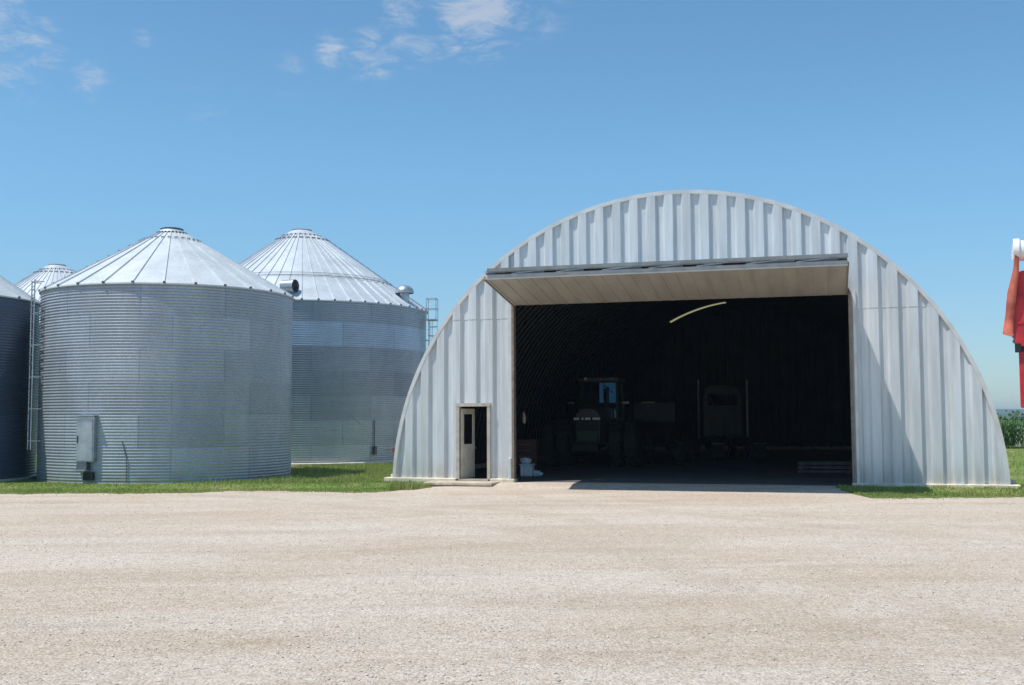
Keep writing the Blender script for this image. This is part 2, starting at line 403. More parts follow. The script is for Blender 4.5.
def lawn(x, y):
    e = ragged(x, y)
    inside = (((x-GX)*DY.x+(y-GY)*DY.y) > -.1) & (((x-GX)*DY.x+(y-GY)*DY.y) < 38.2) & (((x-GX)*DX.x+(y-GY)*DX.y) > -4.4) & (((x-GX)*DX.x+(y-GY)*DX.y) < 14.9)
    left = (x < lx[-1]+e) & (y > np.interp(x, lx, ly)+e*.9)
    right = (x > rx[0]+e*.5) & (y > np.interp(x, rx, ry)+e*.8)
    return (left | right | (y > 77)) & (y < 420) & ~inside
gx_ = axis([(-6000, -1000, 500), (-1000, -200, 100), (-200, -40, 10), (-40, 40, .5), (40, 200, 10), (200, 1000, 100), (1000, 6000, 500)])
gy_ = axis([(-100, 0, 10), (0, 45, .5), (45, 100, 5), (100, 400, 25), (400, 1000, 100), (1000, 7000, 500)])
def base_z(x, y): return gz(x, y) - .012
g0 = sheet('ground', gx_, gy_, base_z, M['field']); tag(g0, kind='structure')
yx = axis([(-90, -24, 2), (-24, 24, .25), (24, 90, 2)]); yy = axis([(-60, 2, 2), (2, 40, .25), (40, 90, 2)])
yd = sheet('gravel_yard', yx, yy, gz, M['gravel'], None, 0); tag(yd, kind='structure')
lxs = axis([(-60, -18, .6), (-18, 18, .1), (18, 110, .8)]); lys = axis([(26, 38, .1), (38, 60, .4), (60, 130, 2.5)])
lw = sheet('lawn', lxs, lys, gz, M['lawn'], lawn, .012); tag(lw, kind='structure')

# bins (centre, radius) needed by the scatter below
B1 = (-12.853, 41.24, 4.513)
BINS = [B1, (-11.0, 57.5, 6.6), (-21.6, 38.4, 4.3), (-30, 72, 6.5)]

# grass blades
def blades(n, x0, x1, y0, y1, hh, loose=.12):
    x = rng.uniform(x0, x1, n); y = rng.uniform(y0, y1, n)
    ok = lawn(x, y+rng.normal(0, loose, n))
    for bx, by, br in BINS[:3]: ok &= (x-bx)**2+(y-by)**2 > (br+.35)**2
    s = (x-GX)*DX.x+(y-GY)*DX.y; dd = (x-GX)*DY.x+(y-GY)*DY.y
    ok &= ~((s > -4.45) & (s < 14.95) & (dd > -.22))
    x, y = x[ok], y[ok]; k = len(x)
    clump = .6+.8*np.clip(vnoise(x*3.1, y*3.7, 5)+.3, 0, 1)
    h_ = hh*rng.uniform(.5, 1.2, k)*clump; a = rng.uniform(0, 2*PI, k); w = rng.uniform(.008, .016, k)
    ln = rng.uniform(.1, .5, k)*h_; la = rng.uniform(0, 2*PI, k); z = gz(x, y)+.018
    P0 = np.stack([x-np.cos(a)*w, y-np.sin(a)*w, z], 1); P1 = np.stack([x+np.cos(a)*w, y+np.sin(a)*w, z], 1)
    P2 = np.stack([x+np.cos(la)*ln, y+np.sin(la)*ln, z+h_], 1)
    return np.stack([P0, P1, P2], 1).reshape(-1, 3)
V = np.concatenate([blades(42000, -19, -1.4, 31, 37.2, .05), blades(30000, -9.5, -3.2, 36.5, 51.5, .12),
                    blades(22000, 8.3, 18, 28.2, 33.5, .08), blades(20000, 13.5, 40, 30, 69, .14),
                    blades(4200, -3.9, -1.9, 33.0, 35.9, .20), blades(9000, -19, -.3, 31, 34.5, .06, .5), blades(7000, 8.0, 18, 27.5, 31, .06, .45), blades(500, -15.6, -8.2, 36.2, 37.6, .15)])
gr = npmesh('grass', V, np.arange(len(V)).reshape(-1, 3), M['blade'])
tag(gr, 'short green grass growing on the strips before the bins and shed', 'grass', kind='stuff')

# loose stones on the yard
n = 90000
yy_ = 6.5+rng.random(n)**1.6*26; xx_ = (rng.random(n)*2-1)*(yy_*.56+1.5)
keep = ~lawn(xx_, yy_) & (((xx_-GX)*DY.x+(yy_-GY)*DY.y) < -.6)
dens = vnoise(xx_*.9, yy_*1.8, 3)+.5*vnoise(xx_*3, yy_*4, 6)
keep &= rng.random(n) < np.clip(.45+.6*dens, .08, 1)
xx_, yy_ = xx_[keep], yy_[keep]; k = len(xx_)
r0 = .004+.013*rng.random(k)**5
octv = np.array([(1, 0, 0), (0, 1, 0), (-1, 0, 0), (0, -1, 0), (0, 0, .75), (0, 0, -.5)], float)
octf = np.array([(0, 1, 4), (1, 2, 4), (2, 3, 4), (3, 0, 4), (1, 0, 5), (2, 1, 5), (3, 2, 5), (0, 3, 5)])
ang = rng.uniform(0, 2*PI, k); st = rng.uniform(.6, 1.4, (k, 3, 1)).transpose(0, 2, 1)
vv = octv[None]*st*r0[:, None, None]*rng.uniform(.75, 1.25, (k, 6, 1))
ca, sa = np.cos(ang)[:, None], np.sin(ang)[:, None]
VX = vv[:, :, 0]*ca-vv[:, :, 1]*sa+xx_[:, None]; VY = vv[:, :, 0]*sa+vv[:, :, 1]*ca+yy_[:, None]
VZ = vv[:, :, 2]+(gz(xx_, yy_)+r0*.25)[:, None]
V = np.stack([VX, VY, VZ], 2).reshape(-1, 3); Fq = (octf[None]+(np.arange(k)*6)[:, None, None]).reshape(-1, 3)
pb = npmesh('gravel', V, Fq, M['pebble']); tag(pb, 'loose pale limestone pebbles scattered over the yard', 'gravel', kind='stuff')

# crop field on the right, beyond the lawn
def corn():
    Vs = []; Fs = []; nn = 0
    for r_i in range(9):
        y0 = 69.6+.76*r_i
        for x0 in np.arange(13 if r_i < 3 else (20 if r_i < 6 else -70), 84, .24):
            x = x0+random.uniform(-.06, .06); y = y0+random.uniform(-.08, .08)
            if 33.6 < x < 36.6 and r_i > 2: continue
            if (x-GX)*DX.x+(y-GY)*DX.y < 15.6 and (x-GX)*DY.x+(y-GY)*DY.y < 39.5: continue
            hc = random.uniform(1.7, 2.0)*(.82 if (33.4 < x < 37 and r_i < 3) else 1)
            Vs += [(x-.015, y, 0), (x+.015, y, 0), (x+.01, y, hc*.85), (x-.01, y, hc*.85)]; Fs.append((nn, nn+1, nn+2, nn+3)); nn += 4
            a0 = random.uniform(0, PI)
            for l in range(9):
                a = a0+PI*l+random.uniform(-.5, .5); z = hc*(.15+.75*l/9); L = random.uniform(.35, .6); up = random.uniform(.15, .38)
                c_, s_ = cos(a), sin(a); w = .045
                q = [(0, 0, .6), (.45, up, 1), (.85, up*.9, .7), (1.05, up*.3, .15)]
                for d_, u_, ww in q:
                    Vs += [(x+c_*L*d_-s_*w*ww, y+s_*L*d_+c_*w*ww, z+u_), (x+c_*L*d_+s_*w*ww, y+s_*L*d_-c_*w*ww, z+u_)]
                for i in range(3): Fs.append((nn+2*i, nn+2*i+1, nn+2*i+3, nn+2*i+2))
                nn += 8
    o = npmesh('corn_crop', Vs, Fs, M['corn']); return tag(o, 'dense rows of green corn beyond the lawn at the right', 'crop', kind='stuff')
corn()
cxs = axis([(-240, 20, 6), (20, 90, 1.2), (90, 300, 6)]); cys = axis([(77, 100, 1.2), (100, 260, 5)])
cn = sheet('crop_canopy', cxs, cys, lambda x, y: 1.45+.22*vnoise(x*3.3, y*2.9, 3)-np.clip(y-150, 0, 200)*.004, M['corn'], None, 0)
tag(cn, 'even green top of the corn field stretching into the distance', 'crop', kind='stuff')

def leafmass(name, n, fx, mat_, size):
    P = np.array([fx() for _ in range(n)]); a = rng.normal(size=(n, 3)); a /= np.linalg.norm(a, axis=1)[:, None]
    b_ = np.cross(a, rng.normal(size=(n, 3))); b_ /= np.linalg.norm(b_, axis=1)[:, None]
    s_ = size*rng.uniform(.6, 1.4, (n, 1)); V = np.stack([P-a*s_, P+b_*s_*.6, P+a*s_, P-b_*s_*.6], 1).reshape(-1, 3)
    return npmesh(name, V, np.arange(4*n).reshape(-1, 4), mat_)
lumps = [(x, random.uniform(1.2, 2.3)) for x in np.arange(40, 230, 3.2)]
def fx():
    x0, hh = random.choice(lumps); r_ = random.gauss(0, 1.0)
    return (x0+r_*1.6, 165+random.gauss(0, 1.5), max(.1, hh*(.55+random.gauss(0, .30)))+.1)
hd = leafmass('hedge', 9000, fx, M['hill'], .32); tag(hd, 'dark low line of shrubs far beyond the corn field', 'hedge', kind='stuff')

# far low hills fading blue
def hills(name, y0, hgt, seed, back):
    xs = np.linspace(-5200, 5200, 160); V = []; Fq = []
    for x in xs:
        hz = hgt*(.72+.28*(sin(x*.0013+seed)*.6+sin(x*.0041+2*seed)*.28+sin(x*.017+seed)*.08+sin(x*.051)*.04))
        for k_, (dy, hk) in enumerate(((0, 0), (120, .45), (260, .82), (420, 1), (700, .8), (back, 0))):
            V.append((x, y0+dy, -1+hz*hk))
    for i in range(159):
        for k_ in range(5): a = i*6+k_; Fq.append((a, a+6, a+7, a+1))
    o = npmesh(name, V, Fq, M['hill'], None, True); return tag(o, kind='structure')
hills('hills', 2500, 24, 1.0, 1200); hills('hills', 1100, 4.5, 3.1, 900)

# ------------------------------------------------------------------ grain bins
def corr_wall(R_, z0, z1, mat_, parent, amp=.0105, pitch=.1016, seg=150, sub=6):
    n = int(round((z1-z0)/pitch*sub)); zs = np.linspace(z0, z1, n+1)
    t_ = np.linspace(0, 2*PI, seg+1)
    rr = R_-.008+amp*np.cos(2*PI*(zs-z0)/pitch)
    T, RR = np.meshgrid(t_, rr); _, ZZ = np.meshgrid(t_, zs)
    V = np.stack([RR*np.cos(T), RR*np.sin(T), ZZ], 2).reshape(-1, 3)
    i, j = np.meshgrid(np.arange(seg), np.arange(n)); a = (j*(seg+1)+i).ravel()
    Fq = np.stack([a, a+1, a+seg+2, a+seg+1], 1)
    o = npmesh('wall', V, Fq, mat_, parent, True); me = o.data
    uv = np.stack([(T*R_).ravel(), ZZ.ravel()], 1).astype(np.float32)
    l = me.uv_layers.new(name='UVMap'); idx = np.empty(len(me.loops), dtype=np.int32); me.loops.foreach_get('vertex_index', idx)
    l.data.foreach_set('uv', uv[idx].ravel()); return o
def cone_roof(R_, ze, zt, rt, nrib, mat_, parent, phase=0, oh=.05, rib=.05):
    mb = MB(); n = nrib*2; Ro = R_+oh; sl = math.atan2(zt-ze, Ro-rt)
    vs = []; K = 5
    for k in range(K):
        f = k/(K-1); r_ = Ro+(rt-Ro)*f; z = ze+.03+(zt-ze-.03)*f
        for i in range(nrib*2):
            a = phase+2*PI*i/(nrib*2); vs.append((r_*cos(a), r_*sin(a), z-(0 if i % 2 == 0 else .015*(1-f))))
    mb.add(vs, [(k*n+i, k*n+(i+1) % n, (k+1)*n+(i+1) % n, (k+1)*n+i) for k in range(K-1) for i in range(n)])
    mb.lathe([(Ro, ze+.03), (Ro+.005, ze-.015), (Ro-.03, ze-.02), (R_-.02, ze+.0)], 120)
    for i in range(nrib):
        a = phase+2*PI*i/nrib; w = .022
        ca_, sa_ = cos(a), sin(a); A = Vector((Ro*ca_, Ro*sa_, ze+.03)); Bp = Vector((rt*ca_, rt*sa_, zt)); tn = Vector((-sa_, ca_, 0))
        nu = Vector((sin(sl)*ca_, sin(sl)*sa_, cos(sl)))
        wb = w*.35
        vs = [A-tn*w*1.3, A+tn*w*1.3, A+tn*w*.6+nu*rib, A-tn*w*.6+nu*rib, Bp-tn*wb*1.3, Bp+tn*wb*1.3, Bp+tn*wb*.6+nu*rib*.7, Bp-tn*wb*.6+nu*rib*.7]
        mb.add(vs, [(0, 1, 2, 3), (1, 5, 6, 2), (2, 6, 7, 3), (3, 7, 4, 0)])
    o = mb.build('roof', mat_, parent, auto=25)
    e = MB()
    for i in range(nrib):
        a = phase+2*PI*i/nrib; e.box((cos(a)*(Ro+.012), sin(a)*(Ro+.012), ze+.045), (.05, .085, .075), Matrix.Rotation(a, 3, 'Z'))
    absorb(o, e, M['galv_dark'])
    return o
def roof_cap(ze, zt, r1, r2, parent, lid, up=.22):
    c_ = MB().lathe([(r1+.03, zt-.05), (r1+.02, zt+.02), (r2+.02, zt+up), (r2, zt+up+.015)], 40).build('roof_cap', M['roof_b'], parent, auto=30)
    MB().lathe([(r2+.02, zt+up+.018), (r2+.03, zt+up+.05), (r2*.9, zt+up+.08), (.02, zt+up+.10)], 40).build('lid', lid, c_, auto=30)
    b_ = MB()
    for i in range(26):
        a = 2*PI*i/26; b_.box((cos(a)*(r1+.05), sin(a)*(r1+.05), zt+.0), (.04, .06, .05), Matrix.Rotation(a, 3, 'Z'))
    absorb(c_, b_, M['galv_dark'])
def ladder(R_, a, z0, z1, parent, off=.19, w=.42, rung=.29, cage=False, name='ladder', step_extra=0):
    mb = MB(); ca_, sa_ = cos(a), sin(a); tn = Vector((-sa_, ca_, 0)); rd = Vector((ca_, sa_, 0)); c0 = rd*(R_+off)
    for s_ in (-1, 1): mb.bar(c0+tn*s_*w/2+Vector((0, 0, z0)), c0+tn*s_*w/2+Vector((0, 0, z1)), .03, .045)
    z = z0+.1
    while z < z1-.05:
        mb.tube(c0-tn*w/2+Vector((0, 0, z)), c0+tn*w/2+Vector((0, 0, z)), .024, 6); z += rung
    z = z0+.3
    while z < z1:
        for s_ in (-1, 1): mb.bar(rd*R_+tn*s_*w/2+Vector((0, 0, z)), c0+tn*s_*w/2+Vector((0, 0, z)), .035, .03)
        z += 1.118
    return mb.build(name, M['galv'], parent)
def roof_at(R_, ze, zt, rt, a, f, lift=0):
    r_ = R_+.05+(rt-R_-.05)*f; return Vector((r_*cos(a), r_*sin(a), ze+.03+(zt-ze-.03)*f+lift))

# bin 1: the large near one
b1 = empty('grain_bin', (B1[0], B1[1], 0), 0, 'large galvanised grain bin with ladder and side hatch, nearest the yard', 'grain bin', 'corrugated steel grain bins')
MB().lathe([(4.72, -.2), (4.72, -.05), (4.68, -.04), (0, -.04)], 80).build('foundation', M['conc'], b1, auto=30)
corr_wall(4.513, -.04, 6.66, M['bin_a'], b1)
pa = 248
ap = ray(172, 228); zt1 = EYE+ap.z/ap.y*B1[1]
rf1 = cone_roof(4.513, 6.65, zt1-.22, .50, 28, M['roof_a'], b1, phase=.03)
roof_cap(6.65, zt1-.22, .50, .40, b1, M['lid'], .12)
ladder(4.513, R(214), 1.05, 7.0, b1, off=.32, w=.50)
aa = R(205)
for k_ in range(9):
    p_ = roof_at(4.513, 6.65, zt1-.22, .5, aa, .12+.09*k_, .05); tn = Vector((-sin(aa), cos(aa), 0))
    MB().bar(p_-tn*.2, p_+tn*.2, .08, .02).bar(p_-tn*.2-Vector((0, 0, .06)), p_-tn*.2, .02).bar(p_+tn*.2-Vector((0, 0, .06)), p_+tn*.2, .02).build('roof_step', M['galv'], b1)
hr = MB()
for a_ in np.arange(0, 2*PI, PI/14):
    p_ = roof_at(4.513, 6.65, zt1-.22, .5, a_, .86, .05); tn = Vector((-sin(a_), cos(a_), 0)); hr.bar(p_-tn*.07, p_+tn*.07, .03, .05)
absorb(rf1, hr, M['galv'])
# hatch
aH = R(252.6); rotH = Matrix.Rotation(aH-PI/2*3, 3, 'Z')
def hp(x, d, z): return Matrix.Rotation(aH+PI/2, 3, 'Z') @ Vector((x, -d, z))
hr_ = Matrix.Rotation(aH+PI/2, 3, 'Z')
hb = MB().box(hp(0, 4.585, 1.43), (.70, .18, 1.52), hr_, bev=.02).build('access_hatch', M['galv'], b1)
MB().box(hp(0, 4.683, 1.40), (.62, .02, 1.36), hr_, bev=.008).build('hatch_door', M['galv'], hb)
MB().box(hp(0, 4.60, 2.21), (.80, .30, .035), hr_).build('rain_hood', M['galv'], hb)
MB().bar(hp(-.27, 4.71, 1.55), hp(-.27, 4.71, 1.3), .03).build('handle', M['galv_dark'], hb)
ch = MB().box(hp(-.08, 4.60, .52), (.42, .24, .32), hr_, taper=.9).build('chute', M['galv_dark'], b1)
MB().box(hp(-.08, 4.68, .40), (.46, .36, .03), hr_).build('step', M['galv'], ch)
MB().box(hp(.10, 4.56, .2), (.38, .10, .26), hr_).build('dark_block', M['dark'], b1)  # dark block low on the wall, below the chute
a2 = R(262); 
def wp(a, r_, z): return Vector((cos(a)*r_, sin(a)*r_, z))
MB().path([wp(R(268.5), 4.54, 1.35), wp(R(270.5), 4.54, .8), wp(R(270.5), 4.54, -.03)], .014, 6).build('conduit', M['galv_dark'], b1)

# bin 2: bigger, behind, between bin 1 and the shed
r2 = ray(301.8, 229); tb = ray(300, 465.8); te = ray(300, 299.5); rt_ = ray(427.8, 312.5)
yn = EYE/(-tb.z/tb.y); al = math.atan(r2.x/r2.y); be = math.atan(rt_.x/rt_.y)-al
q_ = sin(be); R2 = q_*(yn/cos(al))/(1-q_)*1.0
cy2 = yn+R2*1.0; cx2 = r2.x/r2.y*cy2; R2 = R2-.06
ze2 = EYE+te.z/te.y*yn; zt2 = EYE+r2.z/r2.y*cy2
b2 = empty('grain_bin', (cx2, cy2, 0), 0, 'tall wide grain bin behind, with caged ladder and hooded roof vents, beside the arched shed', 'grain bin', 'corrugated steel grain bins')
def big_bin(b, vents=True):
    MB().lathe([(R2+.2, -.1), (R2+.2, .08), (R2+.15, .10), (0, .10)], 80).build('foundation', M['conc'], b, auto=30)
    corr_wall(R2, .10, ze2, M['bin_b'], b, seg=170)
    rf2 = cone_roof(R2, ze2, zt2-.40, .95, 54, M['roof_b'], b, phase=.02)
    roof_cap(ze2, zt2-.40, .95, .50, b, M['galv'], .28)
    ring = MB()
    for f_, rr in ((.33, .016), (.37, .010)):
        pts = [roof_at(R2, ze2, zt2-.4, .95, 2*PI*i/60, f_, .06) for i in range(61)]
        ring.path(pts, rr, 5)
    ring.build('roof_rail', M['galv_dark'], b)
    cl = MB()
    for i in range(27):
        a_ = 2*PI*i/27; p_ = roof_at(R2, ze2, zt2-.4, .95, a_, .93, .05); tn = Vector((-sin(a_), cos(a_), 0)); cl.bar(p_-tn*.1, p_+tn*.1, .03, .05)
    absorb(rf2, cl, M['galv_dark'])
    # box vent with open mouth and mushroom vent
    for aV, f_, nm in ((R(-84.5), .10, 'box'), (R(-19), .12, 'dome')):
        p_ = roof_at(R2, ze2, zt2-.4, .95, aV, f_, 0)
        q = Matrix.Rotation(aV, 4, 'Z')
        if nm == 'box':
            v_ = MB(); v_.m = Matrix.Translation(p_) @ Matrix.Rotation(aV+R(62), 4, 'Z')
            v_.lathe([(.30, -.3), (.30, .35)], 20, (0, 0, .25), 'X'); v_.lathe([(.30, -.3), (.02, -.31)], 20, (0, 0, .25), 'X')
            v_.tube((-.15, 0, -.2), (-.15, 0, .2), .25, 16)
            vo = v_.build('roof_vent', M['galv'], b, auto=40)
            w_ = MB(); w_.m = v_.m; w_.lathe([(.28, .22), (.02, .23)], 20, (0, 0, .25), 'X'); w_.build('vent_mouth_dark', M['dark'], vo)  # black disc stands for the shaded inside of the open mouth
        else:
            v_ = MB(); v_.m = Matrix.Translation(p_) @ q
            v_.tube((0, 0, -.2), (0, 0, .35), .24, 18)
            vo = v_.build('roof_vent', M['galv'], b, auto=40)
            w_ = MB(); w_.m = v_.m; w_.lathe([(.46, .28), (.47, .36), (.40, .52), (.24, .64), (.02, .68)], 24); w_.build('vent_hood', M['galv'], vo, auto=40)
    # roof ladder rising from the eave to the cap on the right
    rl = MB(); aL = R(0); tn = Vector((-sin(aL), cos(aL), 0))
    for s_ in (-1, 1):
        rl.bar(roof_at(R2, ze2, zt2-.4, .95, aL, .0, .10)+tn*s_*.2, roof_at(R2, ze2, zt2-.4, .95, aL, .95, .10)+tn*s_*.2, .03)
    for k_ in range(18):
        p_ = roof_at(R2, ze2, zt2-.4, .95, aL, .03+.052*k_, .11); rl.bar(p_-tn*.2, p_+tn*.2, .05, .03)
    rl.build('roof_ladder', M['galv'], b)
    # wall ladder with cage and landing
    aW = R(-4); zp = ze2-.42; lo = ladder(R2, aW, 1.2, zp, b, .20, .42)
    cg = MB(); rd = Vector((cos(aW), sin(aW), 0)); tn = Vector((-sin(aW), cos(aW), 0)); c0 = rd*(R2+.20)
    for z in np.arange(2.6, zp-.1, .45):
        pts = [c0+tn*(.30*cos(t_))+rd*(.42*sin(t_))+Vector((0, 0, z)) for t_ in np.linspace(0, PI, 9)]; cg.path(pts, .014, 5)
    for t_ in (.35, PI/2, PI-.35):
        p_ = c0+tn*(.30*cos(t_))+rd*(.42*sin(t_)); cg.tube(p_+Vector((0, 0, 2.6)), p_+Vector((0, 0, zp)), .012, 5)
    cg.build('ladder_cage', M['galv'], lo)
    pf = MB(); pc = rd*(R2+.36); rot = Matrix.Rotation(aW, 3, 'Z'); hx, hy = .24, .34
    pf.box(pc+Vector((0, 0, zp)), (2*hx+.05, 2*hy+.05, .06), rot)
    for sx in (-hx, hx):
        for sy in (-hy, hy):
            p_ = pc+rot @ Vector((sx, sy, 0)); pf.bar(p_+Vector((0, 0, zp)), p_+Vector((0, 0, zp+1.08)), .035)
    for z in (zp+.55, zp+1.06):
        for sx in (-hx, hx): pf.bar(pc+rot @ Vector((sx, -hy, z)), pc+rot @ Vector((sx, hy, z)), .03)
        for sy in (-hy, hy): pf.bar(pc+rot @ Vector((-hx, sy, z)), pc+rot @ Vector((hx, sy, z)), .03)
    pf.build('landing', M['galv'], b)
big_bin(b2)
def on_bin2(px_):      # bearing on the near wall that shows at this column
    d_ = math.atan((px_-512)/F)-math.atan2(cx2, cy2); D_ = math.hypot(cx2, cy2)
    ph = math.asin(min(1, sin(d_)*D_/R2))-d_*0
    return math.atan2(-cy2, -cx2)+ph-d_*1.0
a3 = on_bin2(374)
mb = MB().box(wp(a3, R2+.10, .62), (.16, .14, .40), Matrix.Rotation(a3, 3, 'Z'), bev=.02)
mb.build('switch_box', M['galv_dark'], b2)
MB().path([wp(a3, R2+.05, .8), wp(a3, R2+.05, 2.0)], .022, 6).build('conduit', M['galv_dark'], b2)
MB().path([wp(on_bin2(352), R2+.02, 2.2), wp(on_bin2(361), R2+.02, 1.8)], .012, 6).build('brace_rod', M['galv'], b2)

# bin 4: same kind, far behind, only its roof shows
r4 = ray(57, 264); y4 = (zt2-EYE)/(r4.z/r4.y)
b4 = empty('grain_bin', (r4.x/r4.y*y4, y4, 0), R(25), 'far grain bin of which only the ribbed conical roof shows between two nearer bins', 'grain bin', 'corrugated steel grain bins')
for ch_ in list(b2.children):
    if ch_.name.split('.')[0] in ('switch_box', 'conduit', 'brace_rod', 'ladder', 'landing', 'roof_ladder', 'roof_vent'): continue
    c_ = ch_.copy(); link(c_, b4)
    for s_ in ch_.children: d_ = s_.copy(); link(d_, c_)

# bin 3: left edge of the view
R3 = 4.4; k3 = -.4308; Ty = 41.5; un = 1/math.hypot(k3, 1)
c3 = (k3*Ty-un*R3, Ty-(-k3)*un*R3)
ze3 = EYE+Ty*(ray(37, 306).z/ray(37, 306).y)
b3 = empty('grain_bin', (c3[0], c3[1], 0), 0, 'dark shaded grain bin cut off at the left edge of the view', 'grain bin', 'corrugated steel grain bins')
MB().lathe([(R3+.15, -.12), (R3+.15, .03), (0, .03)], 80).build('foundation', M['conc'], b3, auto=30)
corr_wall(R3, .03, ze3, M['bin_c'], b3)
cone_roof(R3, ze3, ze3+2.75, .5, 27, M['roof_a'], b3, phase=.05)
roof_cap(ze3, ze3+2.75, .5, .4, b3, M['lid'], .12)

# ------------------------------------------------------------------ arched steel shed
shed = empty('arched_shed', (GX, GY, 0), -TH, 'corrugated steel arch shed with its wide bifold door open and small side door', 'shed')
SC, RA, ZC, DEP = 5.26, 9.56, -.28, 38.0
def arch_z(s, r_=RA-.13):
    v_ = r_*r_-(s-SC)**2
    return ZC+math.sqrt(max(v_, 0))
# roof shell, ribs running round the arch
prof = []; yv = .06
per = .61
while yv < DEP-.05:
    for fy, fr_ in ((0, 0), (.20, 0), (.32, .17), (.50, .17), (.80, .17), (.92, 0)):
        yy0 = yv+fy*per
        if yy0 < DEP: prof.append((yy0, RA-.03-fr_))
    yv += per
prof.append((DEP, RA-.03))
t0 = math.asin((.10-ZC)/RA); NA = 96
angs = np.linspace(t0, PI-t0, NA+1)
qa = math.atan2(0, 1)
sky_y = (32.0, 33.1)
def fac_angle(px_, py_, L):
    r_ = ray(px_, py_); n_ = DY; t_ = ((G+n_*L)-Vector((0, 0, EYE))).dot(n_)/r_.dot(n_); P_ = Vector((0, 0, EYE))+r_*t_-G
    return math.atan2(P_.z-ZC, P_.dot(DX)-SC)
sa0, sa1 = fac_angle(722, 299, 32), fac_angle(670, 316, 32)
vs = [(SC+r_*cos(a), y_, ZC+r_*sin(a)) for (y_, r_) in prof for a in angs]
fs = []; fsk = []
for j in range(len(prof)-1):
    for i in range(NA):
        q = (j*(NA+1)+i, (j+1)*(NA+1)+i, (j+1)*(NA+1)+i+1, j*(NA+1)+i+1)
        am = (angs[i]+angs[i+1])/2
        (fsk if (sky_y[0] < prof[j][0] < sky_y[1] and sa0-.01 < am < sa1+.01) else fs).append(q)
mb = MB(); mb.v = vs; mb.f = fs; arch = mb.build('roof', M['arch'], shed)
mb = MB(); mb.v = vs; mb.f = fsk; mb.build('skylight', M['skylight'], arch)
# added inner layer of the shell, darkened to stand for shade inside
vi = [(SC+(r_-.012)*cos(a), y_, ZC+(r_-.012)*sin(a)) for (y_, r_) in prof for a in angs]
mb = MB(); mb.v = vi; mb.f = [tuple(reversed(q)) for q in fs]; mb.build('roof_shade_layer', M['shade_dark'], shed)
# curved edge flashing at the front
vs = []; 
a_s = np.linspace(math.asin((.11-ZC)/RA), PI-math.asin((.11-ZC)/RA), 121)
for a in a_s:
    for r_, y_ in ((RA, .09), (RA, -.112), (RA-.115, -.112), (RA-.135, -.09), (RA-.135, .09)): vs.append((SC+r_*cos(a), y_, ZC+r_*sin(a)))
mb = MB(); mb.add(vs, [(5*i+k_, 5*i+5+k_, 5*i+5+(k_+1) % 5, 5*i+(k_+1) % 5) for i in range(120) for k_ in range(5)])
mb.build('edge_flashing', M['trimw'], shed, auto=30)
# front and back walls
PIT = .561; DPT = .10
_r = ray(691, 222); _t = (G-Vector((0, 0, EYE))).dot(DY)/_r.dot(DY); S_EDGE = (Vector((0, 0, EYE))+_r*_t-G).dot(DX)
PH = (.45*PIT-S_EDGE) % PIT; PHL = (.45*PIT+1.90) % PIT; PHR = (.45*PIT-12.44) % PIT
def phase(s): return PHL if s < -.02 else (PHR if s > W+.02 else PH)
def wprof(s):      # outward depth of the sheeting at s
    f_ = ((s+phase(s)) % PIT)/PIT
    for a, b_, c_, d_ in ((0, .45, DPT, DPT), (.45, .56, DPT, 0), (.56, .87, 0, 0), (.87, 1.0, 0, DPT)):
        if a <= f_ <= b_: return c_+(d_-c_)*(f_-a)/(b_-a)
    return 0
DL0, DL1, DTOP = -2.00, -.86, 2.50
def endwall(yb, sgn, cuts, material, name):
    sl_ = SC-(RA-.12); sr_ = SC+(RA-.12)
    br = {sl_, sr_}
    k_ = math.floor(sl_/PIT)-2
    while k_*PIT < sr_+2*PIT:
        for f_ in (0, .45, .56, .87):
            for ph_, lo_s, hi_s in ((PHL, -99, -.03), (PH, -.01, W+.01), (PHR, W+.03, 99)):
                s_ = k_*PIT-ph_+f_*PIT
                if sl_ < s_ < sr_ and lo_s < s_ < hi_s: br.add(s_)
        k_ += 1
    for (a, b_, z_) in cuts: br.add(a); br.add(b_)
    br |= {-.02, W+.02}
    for s_ in np.arange(sl_, sl_+.8, .1): br.add(s_)
    for s_ in np.arange(sr_-.8, sr_, .1): br.add(s_)
    br = sorted(br); mb = MB(); ZL = 5.35
    for a, b_ in zip(br[:-1], br[1:]):
        if b_-a < 1e-4: continue
        mid = (a+b_)/2; zb = .10
        for (c0_, c1_, z_) in cuts:
            if c0_ <= mid <= c1_: zb = z_
        da, db = wprof(a+1e-5), wprof(b_-1e-5); za, zb_ = arch_z(a, RA-.11), arch_z(b_, RA-.11)
        if max(za, zb_) <= zb: continue
        lv = [zb]+([ZL-.004, ZL] if zb < ZL and min(za, zb_) > ZL+.01 else [])
        vs = []
        lift = 0
        for q, z in enumerate(lv):
            ex = .010 if (q == 2) else 0
            vs += [(a, yb-sgn*(da+ex), max(z, zb)), (b_, yb-sgn*(db+ex), max(z, zb))]
        ex = .010 if len(lv) == 3 else (0.010 if zb >= ZL else 0)
        vs += [(a, yb-sgn*(da+ex), max(za, zb)), (b_, yb-sgn*(db+ex), max(zb_, zb))]
        n_ = len(vs)//2
        mb.add(vs, [(2*i, 2*i+1, 2*i+3, 2*i+2) for i in range(n_-1)])
    return mb.build(name, material, shed)
endwall(.0, 1, [(DL0, DL1, DTOP), (-.06, W+.06, H+.10)], M['end'], 'front_wall')
endwall(DEP-.1, 1, [], M['shade_dark'], 'back_wall')
